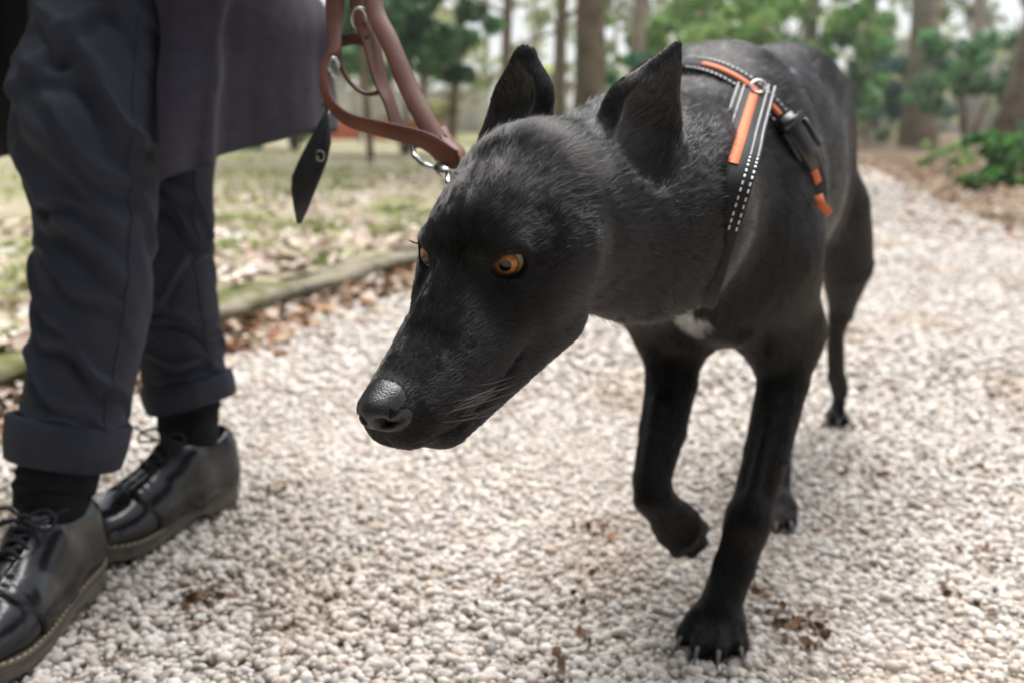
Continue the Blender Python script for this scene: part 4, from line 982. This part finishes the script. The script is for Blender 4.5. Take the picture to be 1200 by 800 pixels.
# ----------------------------------------------------------------- the walker
walker_at = on_ground(150, 640)
person = empty('person', walker_at, label='person walking in cuffed black trousers, dark coat and black lace-up leather shoes', cat='person')
PF = unit([-.45, -.89, 0]); PL = unit([.89, -.45, 0])
kneeN, ankN = at(106, 160, 1.15), at(62, 610, 1.15); kneeF, ankF = at(190, 150, 1.37), at(220, 505, 1.44)
hipN, hipF = np.array([-.52, 1.38, .92]), np.array([-.36, 1.40, .92]); pel = (hipN + hipF) / 2
chest = pel + UP * .40; head_c = pel + UP * .74 + PF * .03
shL, shR = chest + PL * .19 + UP * .08, chest - PL * .19 + UP * .08
handL = at(405, -120, 1.04) + UP * .02; elL = (shL + handL) / 2 + PL * .05 - PF * .06 + UP * -.02
elR = shR - PL * .05 - UP * .30; handR = elR - UP * .22 + PF * .10
def person_prims():
    P = [cone(pel, pel + UP * .18, .125, .115, .04, flat=(PF, .75)), cone(pel + UP * .18, chest + UP * .05, .115, .135, .05, flat=(PF, .7)), cone(chest + UP * .05, chest + UP * .17, .09, .052, .05), cone(chest + UP * .16, chest + UP * .22 + PF * .01, .052, .05, .03)]
    for h, k, a in ((hipN, kneeN, ankN), (hipF, kneeF, ankF)):
        P += [cone(h, k, .062, .038, .03), cone(k, k * .65 + a * .35, .038, .036, .01), cone(k * .65 + a * .35, a, .036, .022, .01), cone(a, a - UP * .03 + PF * .05, .020, .018, .01)]
    for s, e, h in ((shL, elL, handL), (shR, elR, handR)):
        P += [cone(s, e, .052, .042, .04), cone(e, h, .040, .027, .02)]
        d = unit(h - e); sd_ = unit(np.cross(d, UP)); pr = np.cross(sd_, d)
        P.append(ell(h + d * .045, [.048, .040, .016], np.stack([d, sd_, pr], 1), .012))
        for i, (o_, L) in enumerate(((-.030, .066), (-.010, .075), (.010, .070), (.029, .055))):
            b = h + d * .082 + sd_ * o_; m = b + d * L * .45 + pr * .012; P += [cone(b, m, .0095, .0088, .004), cone(m, m - d * .006 + pr * L * .5, .0088, .0075, .003)]
        b = h + d * .03 + sd_ * -.036; P += [cone(b, b - sd_ * .022 + d * .03 + pr * .012, .0115, .0095, .006), cone(b - sd_ * .022 + d * .03 + pr * .012, b - sd_ * .012 + d * .055 + pr * .022, .0095, .008, .003)]
    hf, hl_ = PF, PL
    P += [ell(head_c + UP * .03, [.095, .075, .115], np.stack([hf, hl_, UP], 1), .03), cone(head_c - UP * .05 + hf * .035, head_c - UP * .085 + hf * .055, .055, .035, .03), cone(head_c + hf * .088 + UP * .015, head_c + hf * .108 - UP * .022, .010, .014, .012)]
    for s in (1, -1): P += [ell(head_c + hl_ * .076 * s - UP * .005, [.02, .008, .03], np.stack([hf, hl_, UP], 1), .006), ell(head_c + hf * .088 + hl_ * .032 * s + UP * .022, [.012, .017, .010], np.stack([hf, hl_, UP], 1), .008, op='cut')]
    P.append(cone(head_c + hf * .105 - UP * .052 + hl_ * .022, head_c + hf * .105 - UP * .052 - hl_ * .022, .0035, .0035, .004, op='cut'))
    return P
st = lambda x: .006
pv, pq = surface_nets(person_prims(), axis(-1.0, .35, st), axis(.6, 1.9, st), axis(0, 1.8, st))
m_pskin = mat('skin', (.52, .33, .25), .5, .4)
child_of(mesh_obj('body', pv, pq, m_pskin), person)
m_phair = mat('dark_hair', (.02, .016, .013), .5, .4, bump=[('wavez', 60, .5, .004)])
hv_, hq_ = surface_nets([ell(head_c + UP * .052 - PF * .018, [.105, .088, .112], np.stack([PF, PL, UP], 1), .02), ell(head_c + PF * .10 - UP * .05, [.075, .10, .11], np.stack([PF, PL, UP], 1), .02, op='cut')], axis(head_c[0] - .16, head_c[0] + .16, st), axis(head_c[1] - .16, head_c[1] + .16, st), axis(head_c[2] - .12, head_c[2] + .22, st))
child_of(mesh_obj('hair', hv_, hq_, m_phair), person)
# ---- trousers: two legs with hand placed folds and turned-up cuffs
m_trou = mat('dark_denim', (.032, .037, .057), .75, .25, var=(26, (.025, .029, .044), 5), bump=[('noise', 700, .35, .0012), ('noise', 90, .15, .002)])
m_thread = mat('dark_thread', (.03, .03, .034), .7, .3)
def sleeve(name, C_, R_, folds, nt=120, nz=220, seed=0, th=None, closed_top=True, amp=1.0, inward=.0):
    """C_: centre line, R_: (rx, ry) radii along it; folds: (angle, height 0..1, slope, width, length, depth)"""
    Cc = spline(C_, nz); rr = spline(np.c_[np.asarray(R_), np.zeros(len(R_))], nz)[:, :2]; V = []
    for i in range(nz):
        t = unit(Cc[min(i + 1, nz - 1)] - Cc[max(i - 1, 0)]); a = unit(np.cross(np.cross(t, np.array([1.0, 0, 0])), t)) ; a = unit(np.array([1.0, 0, 0]) - t * t[0]); b = np.cross(t, a); zz = i / (nz - 1)
        for k in range(nt):
            w = 2 * math.pi * k / nt; d = 0
            for (fa, fz, sl, wd, ln, dp) in folds:
                da = (w - fa + math.pi) % (2 * math.pi) - math.pi; x = zz - fz + sl * da - .012 * math.sin(da * 5 + fz * 40)
                fall = math.exp(-(da / ln) ** 2); q = x / (wd * 1.5); d += dp * fall * (math.exp(-q * q) - .75 * math.exp(-(q - 1.5) ** 2 / 1.3))
            V.append(Cc[i] + (a * math.cos(w) * rr[i, 0] + b * math.sin(w) * rr[i, 1]) * (1 + 0) + (a * math.cos(w) + b * math.sin(w)) * d * amp)
    V = np.array(V); ctr = np.repeat(Cc, nt, 0); n_ = V - ctr; n_ /= np.linalg.norm(n_, axis=1)[:, None]; V = V + n_ * (wob(V, 28, seed) * .0016 + wob(V, 75, seed + 3) * .0008)[:, None]
    F = np.array([(i * nt + k, i * nt + (k + 1) % nt, (i + 1) * nt + (k + 1) % nt, (i + 1) * nt + k) for i in range(nz - 1) for k in range(nt)]); return V, F
rf = random.Random(4)
def fold_set(n, front, z0, z1, seed):
    r = random.Random(seed); out = []
    for i in range(n):
        z = z0 + (z1 - z0) * (i + r.uniform(.1, .9)) / n; out.append((front + r.uniform(-.9, .9), z, r.choice([-1, 1, 1, 1]) * r.uniform(.02, .10), r.uniform(.006, .011), r.uniform(.7, 1.4), r.uniform(.004, .0105)))
    return out
FR = math.pi / 2
near_c = [hipN + UP * .0, at(138, 0, 1.23), at(114, 60, 1.19), at(104, 160, 1.15), at(112, 260, 1.155), at(108, 360, 1.16), at(94, 450, 1.165), at(84, 520, 1.165)]
near_r = [(.092, .10), (.079, .092), (.079, .090), (.080, .088), (.066, .075), (.062, .072), (.0585, .070), (.057, .069)]
near_f = fold_set(13, FR, .18, .90, 2) + [(FR - .5, .40, .10, .014, 1.0, .010), (FR + .2, .46, .12, .013, 1.1, .009), (FR - .1, .335, -.09, .012, 1.0, .009), (FR + .3, .54, .10, .015, .9, .008), (FR + .6, .28, .08, .013, .8, .007), (FR, .93, .01, .012, 1.4, .005), (FR - .4, .96, -.02, .010, 1.0, .004)]
far_c = [hipF, at(222, 60, 1.40), at(196, 150, 1.39), at(191, 210, 1.40), at(196, 300, 1.40), at(206, 380, 1.425), at(216, 440, 1.435), at(221, 468, 1.44)]
far_r = [(.092, .10), (.078, .09), (.072, .080), (.068, .076), (.062, .070), (.060, .068), (.058, .066), (.057, .065)]
far_f = fold_set(13, FR, .35, .92, 8) + [(FR + .3, .60, .08, .012, 1.0, .007), (FR + .2, .93, .01, .010, 1.3, .005)]
trousers = None
tv, tf, seams = [], [], []
for c_, r_, f_, sd in ((near_c, near_r, near_f, 1), (far_c, far_r, far_f, 6)):
    v, f = sleeve('leg', c_, r_, f_, seed=sd); seams.append((v, 1 if sd == 1 else 2)); tf.append(f + sum(len(x) for x in tv)); tv.append(v)
# the seat joins both legs
sv, sq = surface_nets([cone(pel - UP * .01, pel + UP * .16, .150, .132, .05, flat=(PF, .82)), cone(hipN, hipN - UP * .08, .100, .088, .05), cone(hipF, hipF - UP * .08, .100, .088, .05)], axis(-.75, -.1, st), axis(1.0, 1.6, st), axis(.74, 1.24, st))
tq = np.concatenate(tf + [sq + sum(len(x) for x in tv)]); trousers = mesh_obj('trousers', np.concatenate(tv + [sv]), tq, m_trou); child_of(trousers, person)
for v, _ in seams:
    for k in (int(120 * ((FR - .95) % 6.2832) / 6.2832), int(120 * ((FR + 2.2) % 6.2832) / 6.2832)):
        col_ = v[k::120]; cc_ = np.array([v[i * 120:(i + 1) * 120].mean(0) for i in range(220)]); o_ = col_ + (col_ - cc_) / np.linalg.norm(col_ - cc_, axis=1)[:, None] * .0005
        child_of(MB().tube(o_[8:-4:2], .0011, 5).build('seam', m_trou), trousers).matrix_parent_inverse = Matrix.Identity(4)
def cuff(C_, R_, seamdir, seed):
    nt, V, F = 96, [], []; top, bot = np.asarray(C_[0]), np.asarray(C_[1]); ax_ = unit(bot - top); a = unit(np.array([1.0, 0, 0]) - ax_ * ax_[0]); b = np.cross(ax_, a); H = np.linalg.norm(bot - top)
    prof = [(0.02, -.004), (-.03, .001), (0.03, .0045), (.5, .0062), (.97, .0052), (1.03, .001), (.98, -.004), (.5, -.006)]
    for (u, o_) in prof:
        for k in range(nt):
            w = 2 * math.pi * k / nt; s_ = 1 + .0 ; da = (w - seamdir + math.pi) % (2 * math.pi) - math.pi; o2 = o_ + .0022 * math.exp(-(da / .09) ** 2) * (o_ > .003) + .0016 * math.sin(w * 3 + seed) * (o_ > 0) + .001 * math.sin(w * 7 + seed * 2)
            rad_ = [R_[0][i] + (R_[1][i] - R_[0][i]) * u for i in (0, 1)]
            V.append(top + ax_ * H * (u + .03 * math.sin(w * 2 + seed)) + a * math.cos(w) * (rad_[0] + o2) + b * math.sin(w) * (rad_[1] + o2))
    m = len(prof)
    for j in range(m):
        for k in range(nt): F.append((j * nt + k, j * nt + (k + 1) % nt, ((j + 1) % m) * nt + (k + 1) % nt, ((j + 1) % m) * nt + k))
    o = mesh_obj('cuff', V, np.array(F), m_trou); child_of(o, trousers); return o
cuff((at(84, 490, 1.165), at(76, 541, 1.165)), ((.0635, .071), (.0565, .066)), FR - .75, 1)
cuff((at(217, 444, 1.435), at(224, 472, 1.44)), ((.0605, .066), (.0585, .066)), FR - .5, 3)
# ---- socks
m_sock = mat('black_sock', (.012, .0125, .015), .9, .15, bump=[('noise', 900, .5, .001)])
def sock(C_, R_, seed):
    C_ = [np.asarray(c) for c in C_]; v, f = sleeve('sock', C_, R_, [(FR + random.uniform(-1, 1), .15 + .1 * i, random.uniform(-.04, .04), .018, 1.6, .0022) for i in range(8)], nt=90, nz=70, seed=seed)
    n = len(v) // 90; 
    for i in range(n):
        c = v[i * 90:(i + 1) * 90].mean(0); d = v[i * 90:(i + 1) * 90] - c; w = np.arange(90) * 2 * math.pi / 90; v[i * 90:(i + 1) * 90] += d / np.linalg.norm(d, axis=1)[:, None] * (.0004 * np.sin(w * 45))[:, None]
    child_of(mesh_obj('sock', v, f, m_sock), person)
# ---- shoes
m_shoe = mat('polished_leather', (.0075, .0078, .009), .20, .5, coat=.05, bump=[('noise', 240, .10, .001), ('noise', 38, .22, .004)])
m_sole = mat('rubber_sole', (.15, .125, .10), .6, .35, var=(40, (.09, .076, .062), 4), bump=[('noise', 120, .2, .002)]); m_welt = mat('welt', (.075, .064, .056), .5, .4, bump=[('noise', 200, .3, .001)])
m_yel = mat('welt_thread', (.52, .41, .20), .6, .3); m_lace = mat('lace', (.02, .02, .026), .75, .25, bump=[('noise', 900, .5, .001)]); m_pipe = mat('shoe_piping', (.26, .22, .18), .4, .4); m_lining = mat('shoe_lining', (.03, .026, .024), .8, .2); m_eyelet = mat('eyelet', (.05, .05, .055), .3, .6, metal=.8)
def half_width(x, s):      # x 0 heel .. 1 toe; s +1 outer side
    xs_ = [0, .04, .12, .25, .40, .55, .68, .80, .90, .96, 1.0]; o = [.0, .020, .031, .034, .034, .040, .046, .045, .036, .022, 0]; i = [0, .019, .030, .031, .029, .035, .044, .043, .034, .021, 0]
    return np.interp(x, xs_, o if s > 0 else i)
def shoe(heel, fwd, L, outer, pitch=0.0, lace_phase=0, ground=0.004):
    """heel: ground point below the back of the heel; outer: +1 when the outer side is on the walker's left"""
    fwd = unit(np.array([fwd[0], fwd[1], 0])); lat = np.cross(UP, fwd); heel = np.array([heel[0], heel[1], ground])
    f2 = fwd * math.cos(pitch) - UP * math.sin(pitch); u2 = np.cross(f2, lat)
    drop = lambda x: .010 * float(sstep(.07, .17, x))
    T = lambda x, y, z: heel + f2 * x + lat * y + u2 * (z - drop(x))
    R_ = np.stack([f2, lat, u2], 1); root = empty('shoe', heel); child_of(root, person)
    def part(o): o.parent = root; o.matrix_parent_inverse = Matrix.Translation(heel).inverted(); return o
    zs = lambda x: .030 + .006 * (1 - min(1, x / .10)) * 0          # top of the sole
    # upper as one field
    p = []
    def c(a, b, ra, rb, k=.012, fl=None, **kw): p.append(cone(T(*a), T(*b), ra, rb, k, flat=fl, **kw))
    c((.040, 0, .060), (.10, 0, .055), .034, .034, .02); c((.036, 0, .088), (.10, 0, .090), .030, .032, .02); c((.034, 0, .045), (.10, 0, .042), .033, .034, .012)
    c((.10, 0, .055), (.175, .002 * outer, .050), .036, .037, .02); c((.11, 0, .086), (.185, .001 * outer, .062), .026, .028, .02)
    c((.175, .003 * outer, .047), (.235, .003 * outer, .043), .039, .036, .02, (u2, .86)); c((.215, .012 * outer, .040), (.245, .006 * outer, .040), .030, .028, .02, (u2, .95)); c((.215, -.011 * outer, .040), (.248, -.006 * outer, .040), .029, .027, .02, (u2, .95))
    c((.12, .010 * outer, .036), (.20, .016 * outer, .036), .030, .028, .015)
    # ankle opening and flat bottom
    p.append(ell(T(.066, 0, .140), [.062, .040, .050], np.stack([f2 * math.cos(.22) - u2 * math.sin(.22), lat, f2 * math.sin(.22) + u2 * math.cos(.22)], 1), .004, op='cut'))
    p.append(ell(T(.064, 0, .10), [.038, .024, .060], R_, .004, op='cut'))
    p.append(ell(T(.14, 0, -.372), [.4, .4, .4], R_, .004, op='cut'))
    lo, hi = T(.14, 0, .06) - .21, T(.14, 0, .06) + .21
    ax3 = [axis(heel[i] + (f2 * .14)[i] - .18, heel[i] + (f2 * .14)[i] + .18, lambda x: .0019) for i in (0, 1)] + [axis(heel[2] - .01, heel[2] + .14, lambda x: .0019)]
    v, q = surface_nets(p, *ax3); loc = (v - heel) @ R_
    nrm = normal(p, v)
    # quarters lie over the vamp, a toe seam, creases across the ball
    edge = .182 + .020 * np.clip((loc[:, 2] - .036) / .03, 0, 1); over = 1 - sstep(edge - .0015, edge + .0015, loc[:, 0]); slot = sstep(.0085, .0115, np.abs(loc[:, 1])) + (loc[:, 0] < .085); over = over * np.minimum(1, slot)
    cr = sum(.0006 * np.exp(-((loc[:, 0] - xc - .25 * loc[:, 1] * k_) / .0045) ** 2) for xc, k_ in ((.178, .3), (.192, -.3), (.204, .1))) * sstep(.045, .07, loc[:, 2])
    v = v + nrm * (over * .0028 - cr)[:, None]; part(mesh_obj('upper', v, q, m_shoe))
    # sole: three stacked bands following the outline
    out = []
    N = 80
    for k in range(N):
        a = 2 * math.pi * k / N; xx = .5 - .5 * math.cos(a); s_ = 1 if a < math.pi else -1; out.append((xx * L, half_width(xx, s_) * s_ * outer + .004 * outer * math.sin(math.pi * xx)))
    out = np.array(out); cen = np.array([L / 2, 0])
    for _ in range(2): out = (np.roll(out, 1, 0) + 2 * out + np.roll(out, -1, 0)) / 4
    d_ = out - cen; nn = np.stack([np.gradient(out[:, 1]), -np.gradient(out[:, 0])], 1); nn /= np.linalg.norm(nn, axis=1)[:, None] + 1e-9
    if ((nn * d_).sum(1)).mean() < 0: nn = -nn
    def ringset(name, levels, m, bottom=lambda x: 0):
        V, F = [], []
        for (o_, z, isb) in levels:
            for k in range(N):
                q_ = out[k] + nn[k] * o_; x_ = out[k, 0]
                zz = z
                if isb: zz = z + toe_spring(x_) + drop(x_) + (.007 if .088 < x_ < .125 else 0)
                else: zz = z + toe_spring(x_)
                V.append(T(q_[0], q_[1], zz))
        m_ = len(levels)
        for j in range(m_ - 1):
            for k in range(N): F.append((j * N + k, j * N + (k + 1) % N, (j + 1) * N + (k + 1) % N, (j + 1) * N + k))
        F.append(tuple(range(N))[::-1]); F.append(tuple((m_ - 1) * N + k for k in range(N)))
        return part(mesh_obj(name, V, F, m, smooth=False))
    toe_spring = lambda x: .018 * max(0, (x - .20) / .09) ** 2
    ringset('sole', [(.002, 0, 1), (.0042, .003, 1), (.0046, .0125, 0), (.0038, .0137, 0), (.0046, .0150, 0), (.0046, .0185, 0), (.0038, .0197, 0), (.0046, .0210, 0), (.0044, .0255, 0), (-.004, .0256, 0)], m_sole)
    ringset('welt', [(.0030, .0258, 0), (.0068, .0262, 0), (.0072, .0290, 0), (.0060, .0302, 0), (-.006, .0306, 0)], m_welt)
    sb = MB(); per = np.r_[0, np.cumsum(np.linalg.norm(np.diff(np.vstack([out, out[:1]]), axis=0), axis=1))]
    for s_ in np.arange(0, per[-1], .0088):
        j = min(np.searchsorted(per, s_, side='right') - 1, N - 1); u = (s_ - per[j]) / (per[j + 1] - per[j]); a, b = out[j], out[(j + 1) % N]; q_ = a + (b - a) * u + nn[j] * .0042; t_ = unit(np.r_[b - a, 0]); z = .0303 + toe_spring(q_[0])
        sb.tube([T(*(np.r_[q_, z] + t_ * e)) + u2 * zz for e, zz in ((-.0026, -.0004), (-.001, .0007), (.001, .0007), (.0026, -.0004))], .0009, 6)
    part(sb.build('welt_stitching', m_yel))
    # piping round the opening, tongue, eyelets, laces
    surf = []
    for w in np.linspace(-2.25, 2.25, 46):              # round the back of the opening from one side to the other
        rs_ = np.linspace(.016, .066, 36); zz = np.linspace(.135, .045, 110)
        q_ = np.array([[T(.064 - math.cos(w) * r * 1.15, math.sin(w) * r, z) for z in zz] for r in rs_]); f_ = field(p, q_.reshape(-1, 3)).reshape(36, 110) < 0
        top_ = np.where(f_.any(1), f_.argmax(1), 109); j = int(np.argmin(top_)); surf.append(q_[j, top_[j]] + u2 * .0008)
    surf = np.array(surf)
    for _ in range(4): surf[1:-1] = (surf[:-2] + 2 * surf[1:-1] + surf[2:]) / 4
    part(MB().tube(surf, .0014, 6).build('piping', m_pipe))
    part(MB().strap([T(.150, 0, .080), T(.128, 0, .096), T(.112, 0, .112), T(.104, 0, .124)], lat, [.030, .036, .040, .036], .003).build('tongue', m_shoe))
    def top(x, y):
        zz = np.linspace(.14, .03, 220); f_ = field(p, np.array([T(x, y, z) for z in zz])); i_ = np.nonzero(f_ < 0)[0]; return T(x, y, (zz[i_[0]] if len(i_) else .08) + .003)
    for s_ in (1, -1):
        for dx in (0, -.0032):
            ln_ = []
            for ph in np.radians(np.linspace(-14, 70, 18)):
                rr_ = np.linspace(.01, .06, 200); x_ = .184 + dx + .020 * max(0, math.sin(ph)); q_ = np.array([T(x_, math.cos(ph) * s_ * r, .044 + math.sin(ph) * r) for r in rr_]); i_ = np.nonzero(field(p, q_) > 0)[0]
                if len(i_): c_ = q_[i_[0]]; ln_.append(c_ + unit(c_ - T(x_, 0, .044)) * (.0026 if dx else .0012))
            part(MB().tube(spline(ln_, 30), .0005 if dx else .0009, 6).build('seam' if dx else 'quarter_edge', m_thread if dx else m_shoe))
    rows_ = [(.158, .0145), (.144, .0155), (.130, .0165)]; lb = MB()
    for x, y in rows_:
        for s_ in (1, -1):
            e = top(x, y * s_); n_ = normal(p, e[None])[0]; a = unit(np.cross(n_, f2)); b = np.cross(n_, a)
            part(MB().tube([e + (a * math.cos(w) + b * math.sin(w)) * .0026 for w in np.linspace(0, 6.28, 13)], .0008, 6, cap=False).build('eyelet', m_eyelet))
        a, b = top(x, -y), top(x, y); m0 = top(x, 0) + u2 * .0035; lb.tube(spline([a - u2 * .002, a * .6 + m0 * .4 + u2 * .003, m0 + u2 * .002, b * .6 + m0 * .4 + u2 * .003, b - u2 * .002], 14), .0021, 7)
    for (x0, x1) in ((.158, .144), (.144, .130)):
        for s_ in (1, -1):
            a, b = top(x0, .0145 * s_), top(x1, -.0155 * s_); m0 = (a + b) / 2 + u2 * .0055; lb.tube(spline([a, m0, b], 10), .0019, 7)
    kn = top(.124, 0) + u2 * .007; lb.tube(spline([kn - lat * .007, kn + u2 * .004, kn + lat * .007, kn - u2 * .002, kn - lat * .006], 20), .0026, 7)
    for s_ in (1, -1):
        lb.tube(spline([kn, kn + lat * .022 * s_ + u2 * .010 - f2 * .004, kn + lat * .040 * s_ + u2 * .004 + f2 * .004, kn + lat * .034 * s_ - u2 * .006 + f2 * .012, kn + lat * .010 * s_ - u2 * .001 + f2 * .006, kn], 30), .0018, 7)
        lb.tube(spline([kn, kn + lat * .018 * s_ + f2 * .006, kn + lat * (.050 if s_ * lace_phase > 0 else .034) * s_ + u2 * (.012 if s_ * lace_phase > 0 else -.010) - f2 * .004 * lace_phase], 16), .0017, 7)
    part(lb.build('laces', m_lace)); return root
shN = np.array([-.516, 1.135, 0]); fN = unit([-.11, -.99, 0])
shF = np.array([-.416, 1.40, 0]); fF = unit([-.44, -.90, 0])
shoe(shN, fN, .292, 1, 0.0, 1); shoe(shF, fF, .292, -1, 0.0, -1)
sock([at(80, 500, 1.165), at(72, 545, 1.16), at(63, 580, 1.155), shN + fN * .060 + UP * .100, shN + fN * .062 + UP * .05], [(.048, .052), (.044, .050), (.042, .050), (.029, .043), (.024, .036)], 2)
sock([at(219, 455, 1.44), at(221, 480, 1.44), at(220, 505, 1.44), shF + fF * .060 + UP * .100, shF + fF * .062 + UP * .05], [(.046, .05), (.042, .048), (.040, .048), (.030, .040), (.025, .035)], 5)
# ---- coat: front panel, side and back swinging open
m_coat = mat('wool_coat', (.048, .043, .060), .9, .15, var=(60, (.037, .033, .046), 5), bump=[('noise', 500, .4, .0015), ('noise', 60, .15, .003)], sheen=.10); m_lin = mat('coat_lining', (.008, .008, .009), .7, .2)
hem = [at(186, 211, 1.115), at(206, 205, 1.13), at(228, 199, 1.15), at(246, 194, 1.17), at(250, 186, 1.22), at(282, 177, 1.27), at(325, 165, 1.33), at(370, 152, 1.40), np.array([-.27, 1.56, .53]), np.array([-.40, 1.66, .52]), np.array([-.58, 1.66, .50]), np.array([-.74, 1.55, .50]), at(-20, 190, 1.42), at(-90, 205, 1.22)]
mid = [at(182, 0, 1.165), at(212, 0, 1.17), at(242, 0, 1.185), at(262, 0, 1.20), at(272, 0, 1.22), at(300, 0, 1.25), at(332, 0, 1.30), at(363, 0, 1.38), np.array([-.275, 1.52, .70]), np.array([-.39, 1.58, .70]), np.array([-.56, 1.58, .70]), np.array([-.70, 1.48, .70]), at(-20, 0, 1.38), at(-70, 0, 1.22)]
def torso_ring(z, rl, rfw, open_):
    c0 = np.array([pel[0], pel[1], z]); out = []
    for k in range(14):
        w = -open_ + (2 * math.pi - 0) * 0; a = math.pi / 2 * 0
        ang = open_ + (2 * math.pi - 2 * open_) * k / 13            # from the front edge round the walker's left side
        out.append(c0 + PF * math.cos(ang) * rfw + PL * math.sin(ang) * rl)
    return out
rings = [hem, [h * .5 + m * .5 for h, m in zip(hem, mid)], mid, torso_ring(.92, .205, .18, .22), torso_ring(1.10, .185, .155, .15), torso_ring(1.30, .215, .160, .12), torso_ring(1.42, .175, .125, .12), torso_ring(1.47, .085, .085, .12)]
nu, nv = 150, 120
A = np.array([spline(r, nu) for r in rings]); G = np.array([spline(A[:, i], nv) for i in range(nu)]).transpose(1, 0, 2)
tn = np.gradient(G, axis=1); up_ = np.gradient(G, axis=0); nn = np.cross(tn, up_); nn /= np.linalg.norm(nn, axis=2)[:, :, None] + 1e-9
fall = np.clip(1 - np.arange(nv) / (nv * .55), 0, 1)[:, None]
u_ = np.arange(nu)[None, :]; G = G + nn * (fall * (.003 * np.sin(u_ * .19 + .6) + .002 * np.sin(u_ * .083)) + .0022 * wob(G, 16, 4) + .001 * wob(G, 50, 9))[:, :, None]
V = G.reshape(-1, 3); F = np.array([(j * nu + i, j * nu + i + 1, (j + 1) * nu + i + 1, (j + 1) * nu + i) for j in range(nv - 1) for i in range(nu - 1)])
coat_o = mesh_obj('coat', V, F, m_coat); child_of(coat_o, person); coat_o.data.materials.append(m_lin)
so = coat_o.modifiers.new('thickness', 'SOLIDIFY'); so.thickness = .0045; so.offset = 0; so.material_offset = 1; so.material_offset_rim = 0
for s, e, h, sd in ((shL, elL, handL, 1), (shR, elR, handR, 2)):
    v, f = sleeve('sleeve', [s + UP * .03 - unit(s - chest) * .02, s * .6 + e * .4, e, e * .5 + h * .5, e * .12 + h * .88], [(.075, .08), (.068, .072), (.062, .064), (.056, .058), (.052, .054)], fold_set(8, FR, .35, .75, 20 + sd), nt=64, nz=70, seed=sd)
    child_of(mesh_obj('sleeve', v, f, m_coat), coat_o).matrix_parent_inverse = Matrix.Identity(4)
